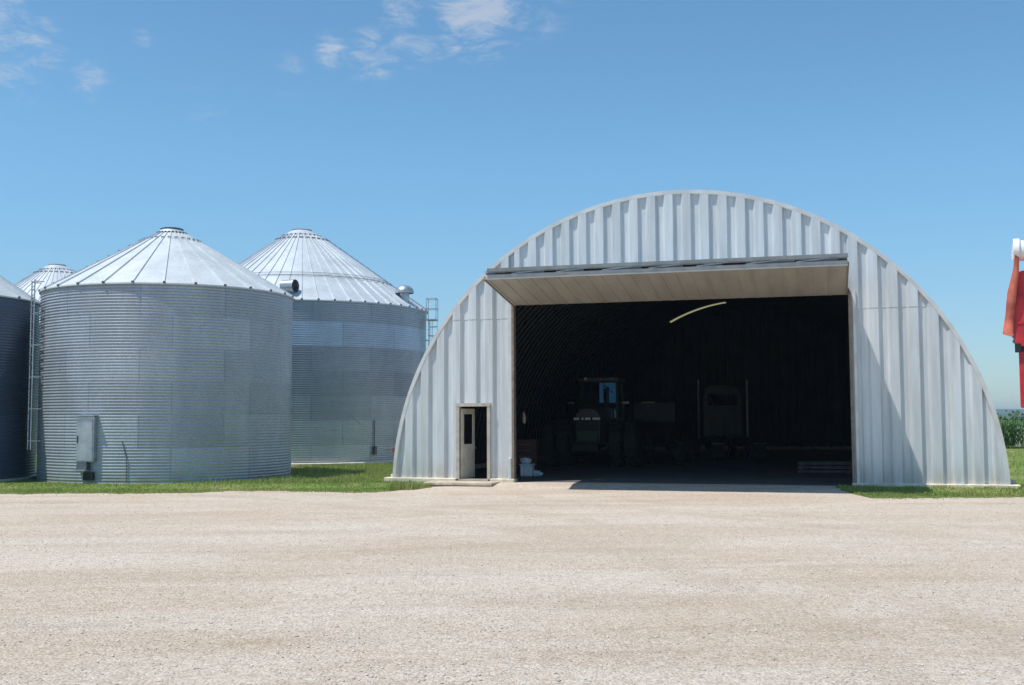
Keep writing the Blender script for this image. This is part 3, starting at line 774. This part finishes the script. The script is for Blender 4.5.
# screws / dark closures where ribs meet the arch
# footing
for a, b_ in ((SC-RA-.25, DL0-.02), (DL1+.02, -.02), (W+.02, SC+RA+.25)): MB().box(((a+b_)/2, -.02, .03), (b_-a, .40, .17), bev=.02).build('footing', M['conc'], shed)
for x in (SC-RA+.02, SC+RA-.02): MB().box((x, DEP/2+.1, .05), (.42, DEP-.2, .32), bev=.02).build('side_footing', M['conc'], shed)
MB().box((SC, DEP-.1, .05), (2*RA-.4, .3, .30)).build('rear_footing', M['conc'], shed)
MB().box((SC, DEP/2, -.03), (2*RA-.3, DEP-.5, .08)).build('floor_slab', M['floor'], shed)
# opening frame
fr = MB()
for s_, e_ in ((-.09, 1), (W+.09, -1)):
    fr.box((s_+e_*.02, -.05, H/2+.04), (.08, .26, H+.06))
fr.box((W/2, .04, H+.12), (W+.4, .20, .20))
fro = fr.build('door_frame', M['jamb'], shed)
MB().box((-.165, -.13, 2.95), (.11, .10, 5.8)).build('jamb_flashing', M['trimw'], fro)
MB().box((W+.20, -.11, 2.95), (.085, .12, 5.85)).build('jamb_flashing', M['trimw'], fro)
MB().box((-.17, -.19, .42), (.09, .05, .75), bev=.02).build('corner_guard', M['trimw'], fro)
# bifold door, folded up and out
PO = 3.32
dr_e = None
hin = Vector((0, -.14, H+.02)); out = Vector((0, -PO, H+.50))
def panel(s0, s1, A, B, th):
    dirv = (B-A); q = dirv.to_track_quat('Y', 'Z').to_matrix(); mbp = MB()
    mbp.box(((s0+s1)/2, (A.y+B.y)/2, (A.z+B.z)/2), (s1-s0, dirv.length, th), q); return mbp, q
pb_, q = panel(-.03, W-.03, hin, out, .07)
nrm = q @ Vector((0, 0, 1))
sN = .05
while sN < W-.1:   # lapped ribs of the skin
    c_ = (hin+out)/2-nrm*.042; pb_.box((sN, c_.y, c_.z), (.045, (out-hin).length-.06, .022), q); sN += .43
low = pb_.build('lower_door_leaf', M['tan'], shed)
hin2 = Vector((0, -.14, H+.42)); out2 = Vector((0, -PO, H+.69))
up, q2 = panel(-.03, W-.03, hin2, out2, .06)
upo = up.build('upper_door_leaf', M['galv'], shed)
MB().box((W/2+.02, -PO, H+.735), (W-.06, .12, .10)).build('truss_beam', M['galv_dark2'], upo)
MB().box((W/2+.02, -PO, H+.54), (W-.08, .10, .10)).build('truss_beam', M['galv_dark2'], upo)
for i_, (s_, w_) in enumerate(((.10, .30), (1.1, .8), (2.6, .5), (3.9, .9), (5.4, .6), (6.6, .5), (7.9, 1.2), (9.5, .75))):
    MB().box((s_+w_/2-.1, -PO+.03, H+.64), (w_, .06, .085)).build('truss_plate', M['galv_dark'], upo)
for s_ in np.linspace(.8, W-1.4, 7): MB().bar((s_, -PO, H+.605), (s_+.9, -PO, H+.68), .03).build('truss_brace', M['galv'], upo)
MB().box((W/2+.02, -PO-.01, H+.475), (W-.08, .03, .05)).build('weather_strip', M['trimw'], low)
# side edge trims of lower leaf
for s_ in (-.05, W-.01):
    mbp, _ = panel(s_-.02, s_+.02, hin+Vector((0, 0, .0)), out, .12); mbp.build('leaf_edge', M['jamb'], low)
# personnel door with frame
pf = MB()
for s_ in (DL0+.04, DL1-.04): pf.box((s_, -.06, DTOP/2+.06), (.10, .24, DTOP-.05))
pf.box(((DL0+DL1)/2, -.06, DTOP+.025), (DL1-DL0+.06, .26, .11))
pf.box(((DL0+DL1)/2, -.05, .065), (DL1-DL0-.12, .26, .05))
pfo = pf.build('side_door_frame', M['frame2'], shed)
lf = D.objects.new('side_door', None)
leaf = MB(); aD = R(80); qd = Matrix.Rotation(aD, 4, 'Z'); leaf.m = Matrix.Translation((DL0+.10, .03, 0)) @ qd
def lb(m_, x0, x1, z0, z1, th=.045): m_.box(((x0+x1)/2, 0, (z0+z1)/2), (x1-x0, th, z1-z0))
lb(leaf, 0, .90, .1, 1.22); lb(leaf, 0, .14, 1.22, 2.40); lb(leaf, .76, .90, 1.22, 2.40); lb(leaf, .14, .76, 2.22, 2.40)
lo_ = leaf.build('side_door', M['cream'], shed)
gl = MB(); gl.m = leaf.m; lb(gl, .14, .76, 1.22, 2.22, .012); gl.build('window_pane', M['glass'], lo_)
kn = MB(); kn.m = leaf.m; kn.tube((.83, -.10, 1.08), (.83, .10, 1.08), .03, 10); kn.build('handle', M['galv'], lo_)
# doorstep slab (a thing laid before the door)
c_ = loc((DL0+DL1)/2-.2, -.72)
st_ = MB().box((0, 0, 0), (2.3, .95, .10), bev=.02).build('doorstep', M['slab'])
st_.location = (c_.x, c_.y, gz(c_.x, c_.y)+.02); st_.rotation_euler = (0, 0, -TH)
tag(st_, 'cream concrete slab in front of the small side door', 'doorstep')

# ------------------------------------------------------------------ things inside the shed
def wheel(parent, x, y, r_, w, lugs=26, rimc='rimp'):
    ty_ = MB().lathe([(r_*.55, -w/2*.9), (r_*.9, -w/2), (r_*.98, -w/2*.8), (r_, 0), (r_*.98, w/2*.8), (r_*.9, w/2), (r_*.55, w/2*.9)], 36, (x, y, r_), 'X')
    for i in range(lugs):
        t_ = 2*PI*i/lugs
        for s_ in (-1, 1):
            q = Matrix.Rotation(-t_, 3, 'X') @ Matrix.Rotation(s_*R(35), 3, 'Z')
            ty_.box((x+s_*w*.25, y+sin(t_)*r_*1.0, r_+cos(t_)*r_*1.0), (w*.55, .06, .07), q)
    wh = ty_.build('wheel', M['black'], parent, auto=35)
    MB().lathe([(.03, -w*.1), (r_*.3, -w*.1), (r_*.5, -w*.38), (r_*.56, -w*.42), (r_*.56, w*.42), (r_*.5, w*.38), (r_*.3, w*.1), (.03, w*.1)], 28, (x, y, r_), 'X').build('rim', M[rimc], wh, auto=35)
    return wh
# big articulated tractor facing the yard
P_ = gpt(588, 468); tr_ = empty('farm_tractor', (P_[0], P_[1], .01), -TH+.02, 'green farm tractor with cab and dual wheels, parked left inside the dark shed', 'tractor')
hood = MB(); 
sec = [(-0.0, .50, .95, 2.45), (.5, .56, .9, 2.62), (1.6, .60, .9, 2.70), (2.6, .62, .9, 2.72)]
vs = []
for y_, hw, zb, zt_ in sec:
    for k_ in range(9):
        t_ = PI*k_/8; vs.append((-hw*cos(t_), y_, zt_-.35+.35*sin(t_)))
    vs.append((hw, y_, zb)); vs.append((-hw, y_, zb))
hood.add(vs, [(11*j+i, 11*j+11+i, 11*j+11+(i+1) % 11, 11*j+(i+1) % 11) for j in range(3) for i in range(11)]+[tuple(range(11)), tuple(range(43, 32, -1))])
ho = hood.build('hood', M['grey'], tr_, auto=40)
MB().box((0, -.03, 1.52), (.92, .06, 1.15), bev=.02).build('grille', M['dark'], ho)
MB().box((0, -.08, 1.32), (.86, .05, .42), bev=.015).build('front_panel', M['green'], ho)
for i_, x in enumerate((-.50, -.38, -.20, -.02, .10, .26, .38, .50)):
    MB().box((x, -.09, 2.03), (.09 if i_ % 3 else .15, .04, .10), bev=.01).build('headlight', M['white'], ho)
MB().box((0, -.35, .85), (1.1, .5, .35), bev=.04).build('front_weight', M['dark'], tr_)
MB().box((0, 2.8, 1.15), (.9, 5.8, .5), bev=.04).build('chassis', M['dark'], tr_)
cb = MB()
for x in (-.82, .82):
    for y_ in (2.75, 4.2): cb.bar((x, y_, 1.8), (x*.94, y_+(.08 if y_ < 3 else 0), 3.62), .09)
cb.box((0, 3.5, 1.85), (1.75, 1.7, .35), bev=.03)
cbo = cb.build('cab', M['green'], tr_)
MB().box((0, 3.48, 3.74), (1.85, 1.85, .20), bev=.06).build('cab_roof', M['grey'], cbo)
MB().add([(-.76, 2.80, 2.05), (.76, 2.80, 2.05), (.74, 2.86, 3.62), (-.74, 2.86, 3.62), (-.76, 2.815, 2.05), (.76, 2.815, 2.05), (.74, 2.875, 3.62), (-.74, 2.875, 3.62)], [(0, 1, 2, 3), (7, 6, 5, 4)]).build('windshield', M['glass'], cbo)
MB().add([(.04, 2.60, 2.72), (.76, 2.78, 2.72), (.74, 2.81, 3.60), (.04, 2.63, 3.60), (.04, 2.62, 2.72), (.76, 2.80, 2.72), (.74, 2.83, 3.60), (.04, 2.65, 3.60)], [(0, 1, 2, 3), (7, 6, 5, 4), (0, 4, 5, 1), (3, 2, 6, 7), (0, 3, 7, 4), (1, 5, 6, 2)]).build('sky_mirror_pane', M['cabglass'], cbo)  # added mirror pane before the windshield, turned and tinted to show reflected sky
MB().bar((.24, 2.63, 2.75), (.24, 2.66, 3.58), .03).bar((.24, 2.64, 3.5), (.62, 2.72, 3.15), .022).build('wiper', M['dark'], cbo)
for x in (-.55, .1, .60): MB().box((x, 2.5, 3.78), (.16, .10, .10), bev=.02).build('roof_lamp', M['chrome' if x > .5 else 'orange' if x > 0 else 'wood2'], cbo)
MB().tube((.50, 2.0, 2.6), (.50, 2.0, 3.4), .07, 12).build('exhaust_pipe', M['dark'], tr_)
for x in (-1.15, 1.15):
    MB().bar((x*.72, 2.8, 2.75), (x, 2.55, 2.75), .03).box((x*1.05, 2.5, 2.72), (.28, .05, .10)).build('mirror', M['chrome'], cbo)
for y_ in (.9, 4.4):
    MB().tube((-1.9, y_, 1.0), (1.9, y_, 1.0), .12, 12).build('axle', M['dark'], tr_)
    for x in (-1.75, -1.12, 1.12, 1.75): wheel(tr_, x, y_, .98, .50)
# gravity wagon right of the tractor
P_ = gpt(655, 466); wg = empty('grain_wagon', (P_[0], P_[1], .01), -TH-.1, 'dark grain wagon with a yellow top rail, standing beside the tractor in the shed', 'wagon')
bx = MB(); bx.add([(-.9, 0, 1.9), (.9, 0, 1.9), (.9, 3, 1.9), (-.9, 3, 1.9), (-.9, 0, 2.7), (.9, 0, 2.7), (.9, 3, 2.7), (-.9, 3, 2.7), (-.3, 1, 1.0), (.3, 1, 1.0), (.3, 2, 1.0), (-.3, 2, 1.0)],
  [(0, 1, 5, 4), (1, 2, 6, 5), (2, 3, 7, 6), (3, 0, 4, 7), (8, 9, 1, 0), (9, 10, 2, 1), (10, 11, 3, 2), (11, 8, 0, 3), (11, 10, 9, 8)])
bx.build('hopper', M['dark'], wg)
MB().box((-.25, -.02, 2.72), (.55, .07, .06)).build('top_rail', M['yellow'], wg)
MB().box((0, 1.5, .75), (1.0, 3.4, .14)).bar((0, 0, .7), (-.1, -1.0, .35), .08).build('chassis', M['dark'], wg)
for x in (-.95, .95):
    for y_ in (.5, 2.5): wheel(wg, x, y_, .5, .28, 18, 'rimp')
for s_ in (-.5, .5):
    for y_ in (.6, 2.4): MB().bar((s_*.6, y_, .8), (s_*1.5, y_, 1.95), .06).build('strut', M['dark'], wg)
# road tractor seen from behind with two chrome stacks
Pa = Vector((*gpt(740, 462), 0)); Pb = Vector((ray(722, 420).x/ray(722, 420).y*(Pa.y+4.6), Pa.y+4.6, 0))
yaw = math.atan2(-(Pb.x-Pa.x), Pb.y-Pa.y)
tk = empty('semi_truck', (Pa.x, Pa.y, .01), yaw, 'semi truck with two upright exhaust stacks, seen from behind deep in the shed', 'truck')
cbm = MB(); vs = []
for y_, sc_ in ((4.4, 1), (6.2, 1)):
    for k_ in range(9):
        t_ = PI*k_/8; vs.append((-.95*cos(t_)*sc_, y_, 3.15+.55*sin(t_)**.7 if 0 < k_ < 8 else 3.15))
    vs += [(.95, y_, 1.1), (-.95, y_, 1.1)]
cbm.add(vs, [(i, 11+i, 11+(i+1) % 11, (i+1) % 11) for i in range(11)]+[tuple(range(11)), tuple(range(21, 10, -1))])
ck = cbm.build('cab', M['grey'], tk, auto=40)
MB().box((0, 4.38, 2.95), (1.5, .05, .55), bev=.02).build('rear_window', M['glass'], ck)
MB().box((0, 7.1, 1.5), (1.3, 1.8, 1.0), bev=.1).build('hood', M['grey'], tk)
MB().box((-.42, 2.9, 1.0), (.12, 6, .25)).box((.42, 2.9, 1.0), (.12, 6, .25)).box((0, 1.4, 1.18), (.9, .9, .12)).build('chassis', M['dark'], tk)
for x in (-1.22, 1.22): MB().tube((x, 4.25, 1.0), (x, 4.25, 3.95), .065, 12).build('exhaust_stack', M['chrome'], tk)
for x in (-.95, .95):
    for y_ in (.9, 2.2, 7.0): wheel(tk, x, y_, .5, .5 if y_ < 5 else .28, 4, 'chrome')
    f_ = MB().box((x, .12, .52), (.62, .02, .6)).build('mud_flap', M['black'], tk)
    MB().box((x, .10, .84), (.62, .03, .035)).build('flap_bar', M['chrome'], f_)
# pallets
P_ = gpt(829, 474)
for k_ in range(3):
    pl = MB(); z0 = .0
    for s_ in np.linspace(-.9, .9, 10): pl.box((s_, 0, .125), (.13, 1.0, .02))
    for y_ in (-.46, 0, .46): pl.box((0, y_, .065), (1.93, .09, .09))
    for s_ in (-.85, 0, .85): pl.box((s_, 0, .011), (.13, 1.0, .02))
    o = pl.build('pallet', M['wood']); o.location = (P_[0]+.02*k_, P_[1]+.6, .015+.15*k_); o.rotation_euler = (0, 0, -TH+.03*k_)
    tag(o, ('wooden pallet lying on the floor, bottom of the pile near the right jamb', 'middle pallet of the pile inside the right side of the opening', 'topmost pallet of the low pile inside the right side of the opening')[k_], 'pallet', 'pallets piled inside the shed')
# tool chest and white clutter by the left jamb
c_ = loc(-.95, 4.7); tc = empty('tool_chest', (c_.x, c_.y, .01), -TH, 'dark red tool chest against the left inside the opening', 'tool chest')
MB().box((0, 0, .75), (.95, .5, 1.1), bev=.03).build('cabinet', M['dkred'], tc)
for z in (.4, .62, .84, 1.06): d_ = MB().box((0, -.262, z), (.86, .03, .19), bev=.005).build('drawer', M['dkred'], tc); MB().box((0, -.29, z+.05), (.5, .02, .02)).build('handle', M['galv_dark'], d_)
for x in (-.38, .38):
    for y_ in (-.18, .18): MB().tube((x-.02, y_, .07), (x+.02, y_, .07), .07, 12).tube((x, y_, .07), (x, y_, .2), .02, 6).build('caster', M['black'], tc)
def crumple(name, c, d, seed, amp=.06, mat_='bag'):
    random.seed(seed); mb = MB(); n1, n2 = 10, 14; vs = []
    for i in range(n1+1):
        ph = PI*i/n1
        for j in range(n2):
            t_ = 2*PI*j/n2; k_ = 1+random.uniform(-amp, amp)*3
            vs.append((d[0]/2*sin(ph)**.6*cos(t_)*k_, d[1]/2*sin(ph)**.6*sin(t_)*k_, d[2]/2*(1+.98*cos(ph))*k_))
    mb.add(vs, [(i*n2+j, i*n2+(j+1) % n2, (i+1)*n2+(j+1) % n2, (i+1)*n2+j) for i in range(n1) for j in range(n2)])
    o = mb.build(name, M[mat_]); o.location = c; return o
q0 = loc(-.50, 3.2); q1 = loc(-.16, 3.3)
bxo = empty('storage_box', (q0.x, q0.y, .01), -TH, 'pale plastic box with a lid on the floor inside the left jamb', 'box')
MB().box((0, 0, .21), (.42, .42, .40), bev=.03).build('box_body', M['bag'], bxo); MB().box((0, 0, .425), (.46, .46, .05), bev=.015).build('lid', M['bag'], bxo)
tag(crumple('plastic_bag', (q0.x-.06, q0.y, .46), (.40, .32, .20), 3), 'crumpled white plastic bag resting on the pale box', 'bag')
tag(crumple('plastic_sheet', (q1.x, q1.y, .01), (.36, .3, .18), 5, .09), 'crumpled white plastic sheeting heaped beside the pale box', 'sheet')
q2 = loc(-.05, .55); hk = crumple('work_glove', (0, 0, 0), (.10, .08, .30), 8, .12, 'jamb'); hk.location = (q2.x+.16, q2.y, 1.9); tag(hk, 'pale rag hanging beside the left jamb of the shed opening', 'rag')
hk.name = 'rag'
random.seed(11)

# small red valve pipe by the corner of the shed
vc = gpt(391, 478); ve = empty('valve_pipe', (vc[0]-.03, vc[1]+1.3, 0), 0, 'thin red pipe with a round handwheel beside the left corner of the shed', 'pipe')
MB().tube((0, 0, 0), (0, 0, 1.02), .03, 10).tube((-.35, 0, .98), (.12, 0, .98), .022, 8).build('pipe', M['galv_dark'], ve)
pts = [(.14, .13*cos(t_)*.6+0, .98+.17*sin(t_)) for t_ in np.linspace(0, 2*PI, 21)]
pts = [(.05+.10*cos(t_), -.08, .95+.11*sin(t_)) for t_ in np.linspace(0, 2*PI, 21)]
MB().path(pts, .014, 6).bar((-.05, -.08, .95), (.15, -.08, .95), .02).bar((.05, -.08, .84), (.05, -.08, 1.06), .02).bar((.05, -.08, .95), (.05, 0, .97), .03).build('handwheel', M['red'], ve)

# ------------------------------------------------------------------ auger at the right edge
AY = 20.0; tl = ray(1013, 240); bl = ray(1013, 260.5)
zc_ = EYE+(tl.z/tl.y+bl.z/bl.y)/2*AY; ra = (tl.z/tl.y-bl.z/bl.y)/2*AY; xa = tl.x/tl.y*AY
au = empty('grain_auger', (xa, AY, gz(xa, AY).item()), -R(25), 'red discharge spout of a white tube grain auger reaching in at the right edge', 'auger')
z0 = -gz(xa, AY).item(); zc_ += z0
tbm = MB().tube((0, 0, zc_), (9, 1.5, zc_-.9), ra, 28); tbm.lathe([(ra+.02, 0), (ra+.02, .10), (ra, .12)], 28, (0, 0, zc_), 'X').build('tube', M['white'], au, auto=35)
sx0, sx1 = -.03, .50
def zpx(y_, x_=1018): r_ = ray(x_, y_); return EYE+z0+r_.z/r_.y*AY
zt_u, zb_u, zb_l = zpx(272), zpx(347), zpx(408)
us = MB(); K = 8; vs = []
for k_ in range(K+1):
    t_ = k_/K*PI/2; vs.append((sx0+.12*(1-sin(t_)), zt_u-.14+.14*(1-cos(t_))*0+.14*sin(t_)*.0+.14*(k_/K)))
outl = [(sx0, zb_u), (sx0+.0, zt_u-.22), (sx0+.04, zt_u-.10), (sx0+.13, zt_u-.02), (sx0+.25, zt_u), (sx1, zt_u+.02), (sx1, zb_u)]
v3 = [(x, y_, z) for y_ in (-.25, .25) for x, z in outl]; n_ = len(outl)
us.add(v3, [tuple(range(n_)), tuple(range(2*n_-1, n_-1, -1))]+[(i, n_+i, n_+(i+1) % n_, (i+1) % n_) for i in range(n_)])
uo = us.build('spout_housing', M['red'], au)
for z in (zt_u-.45, zt_u-.95): MB().box(((sx0+sx1)/2, -.256, z), (sx1-sx0-.02, .018, .045)).build('stiffener', M['red'], uo)
th_ = MB()
for k_ in range(13):
    z = zt_u-.30-k_*(zt_u-.35-zb_u)/12.5; th_.box((sx0-.012, -.20, z), (.05, .10, .05), bev=.01)
th_.box((sx0-.006, -.18, (zt_u+zb_u)/2-.12), (.02, .10, zt_u-zb_u-.35)); th_.build('lacing_strip', M['galv_dark'], uo)
MB().box((.24, 0, zb_u-.03), (.46, .46, .10)).box((.02, -.22, zb_u-.03), (.10, .10, .16)).build('joint_bracket', M['dark'], au)
MB().box((.28, 0, (zb_u-.08+zb_l)/2), (.50, .40, zb_u-.08-zb_l), taper=1.0, bev=.02).build('lower_spout', M['red'], au)
MB().box((.30, 0, (zt_u+zc_-ra)/2), (.20, .24, abs(zc_-ra-zt_u)+.16)).build('neck', M['red'], au)
# hanging flap: a bent strip of canvas with thickness
fp = MB(); cen = [(.06, zc_-ra+.04, .035), (.03, zt_u-.05, .05), (-.05, zt_u-.45, .075), (-.10, zt_u-.85, .07), (-.14, zt_u-1.18, .085)]
vs = []
for i, (x, z, w) in enumerate(cen):
    y_ = -.30-.05*sin(i*1.2); vs += [(x-w, y_, z+.03), (x+w, y_-.03, z-.03), (x+w, y_-.01, z-.03), (x-w, y_+.02, z+.03)]
fp.add(vs, [(4*i+k_, 4*i+(k_+1) % 4, 4*i+4+(k_+1) % 4, 4*i+4+k_) for i in range(4) for k_ in range(4)]+[(0, 1, 2, 3), (19, 18, 17, 16)])
fp.build('canvas_flap', M['orange'], au, smooth=True)
ug = MB()
for y_ in (-1.0, 1.0): ug.bar((5.5, 1+y_, .5), (3.6, .7+y_*.3, zc_-.5), .09); ug.bar((5.5, 1+y_, .5), (7.0, 1.2+y_*.3, zc_-.9), .09)
ug.bar((5.5, 0, .5), (5.5, 2, .5), .10); ug.build('undercarriage', M['red'], au)
for y_ in (-.15, 2.15):
    wm = MB().lathe([(.25, -.1), (.45, -.12), (.5, -.06), (.5, .06), (.45, .12), (.25, .1)], 28, (5.5, y_, .5), 'Y').build('wheel', M['black'], au, auto=35)
    MB().lathe([(.02, -.05), (.26, -.08), (.26, .08), (.02, .05)], 24, (5.5, y_, .5), 'Y').build('rim', M['white'], wm, auto=35)
MB().box((9.2, 1.55, zc_-.9), (.6, .5, .5), bev=.05).bar((9.1, 1.55, zc_-1), (9.1, 1.55, 0), .1).build('drive_end', M['red'], au)

# white curved roof half hidden in the corn
ws = empty('field_hut', (35.2, 73.3, 0), 0, 'small white curved-roof hut half hidden in the corn at the right', 'hut')
vs = [(1.0*cos(t_), y_, 1.15+.42*sin(t_)) for y_ in (0, 2.0) for t_ in np.linspace(0, PI, 13)]
MB().add(vs, [(i, i+1, 14+i, 13+i) for i in range(12)]+[tuple(range(13)), tuple(range(25, 12, -1))]).build('roof', M['white'], ws)
MB().box((0, 1, .575), (1.9, 1.9, 1.15)).build('wall', M['white'], ws)

# ------------------------------------------------------------------ haze
mh = D.materials.new('haze_air'); mh.use_nodes = True; nt = mh.node_tree; nt.nodes.clear()
po = nt.nodes.new('ShaderNodeOutputMaterial'); pv = nt.nodes.new('ShaderNodeVolumePrincipled')
pv.inputs['Color'].default_value = (.66, .86, 1.0, 1); pv.inputs['Density'].default_value = .00026; pv.inputs['Anisotropy'].default_value = .2
nt.links.new(pv.outputs[0], po.inputs['Volume'])
hz = MB().box((0, 3000, 15.5), (12400, 8400, 34)).build('haze', mh); tag(hz, 'thin blue summer haze over the far fields', 'haze', kind='stuff')

# ------------------------------------------------------------------ light and sky
EL = R(66.2); AZ = TH+R(50)                      # measured from -Y towards -X
sd = Vector((-sin(AZ)*cos(EL), -cos(AZ)*cos(EL), sin(EL)))
sl = D.lights.new('sun', 'SUN'); sl.energy = 4.6; sl.angle = R(.53); sl.color = (1.0, .955, .885)
so = D.objects.new('sun', sl); link(so); so.rotation_euler = sd.to_track_quat('Z', 'Y').to_euler()
w = D.worlds.new('World'); S.world = w; w.use_nodes = True; t = NT(w); t.n.clear()
outw = t.new('ShaderNodeOutputWorld'); bg = t.new('ShaderNodeBackground')
sk = t.new('ShaderNodeTexSky', sky_type='NISHITA'); sk.sun_disc = False; sk.sun_elevation = EL
sk.sun_rotation = math.atan2(sd.x, sd.y); sk.altitude = 300; sk.air_density = 1.0; sk.dust_density = .3; sk.ozone_density = 2.5
gc = t.coord('Generated')
cl = None
for px_, py_, rad, wt in ((5, 25, 62, 1.0), (35, 45, 40, .9), (8, 75, 50, .7), (90, 80, 30, .6), (138, 37, 20, .55), (480, 8, 75, 1.2), (540, 12, 50, .35), (400, 22, 50, .75), (372, 55, 42, .85), (333, 52, 30, .65), (420, 45, 45, .5), (290, 75, 40, .3), (212, 100, 60, .25)):
    d_ = ray(px_, py_).normalized()
    dt = t.new('ShaderNodeVectorMath', operation='DISTANCE'); t.put(dt.inputs[0], gc); dt.inputs[1].default_value = d_
    k_ = t.ramp(dt.outputs['Value'], 0.0, rad/F, wt, 0.0)
    cl = k_ if cl is None else t.math('MAXIMUM', cl, k_)
mp = t.new('ShaderNodeMapping'); t.put(mp.inputs[0], gc); mp.inputs['Rotation'].default_value = (0, R(32), 0); mp.inputs['Scale'].default_value = (7, 9, 20)
n1 = t.noise(mp.outputs[0], 3.4, 12, .72, .5); n2 = t.noise(gc, 5, 4, .5)
m1 = t.ramp(t.math('ADD', n1, t.math('MULTIPLY', cl, .21)), .53, .86)
cm = t.math('MULTIPLY', m1, t.ramp(cl, 0, .45), clamp=True)
cm = t.math('MULTIPLY', cm, .60)
sz = t.new('ShaderNodeSeparateXYZ'); t.put(sz.inputs[0], gc)
tint = t.mix(t.ramp(sz.outputs[2], -.02, .26), (.68, .82, .97), (.86, 1.20, 1.25))
skc = t.mix(1.0, sk.outputs[0], tint, 'MULTIPLY')
col = t.mix(cm, skc, (5.2, 5.5, 6.1))
t.put(bg.inputs[0], col); bg.inputs[1].default_value = .12; t.l.new(bg.outputs[0], outw.inputs[0])

S.view_settings.view_transform = 'Standard'; S.view_settings.look = 'None'; S.view_settings.exposure = 0; S.view_settings.gamma = 1
S.view_settings.use_curve_mapping = False
S.cycles.max_bounces = 8; S.cycles.volume_bounces = 0; S.cycles.use_denoising = True
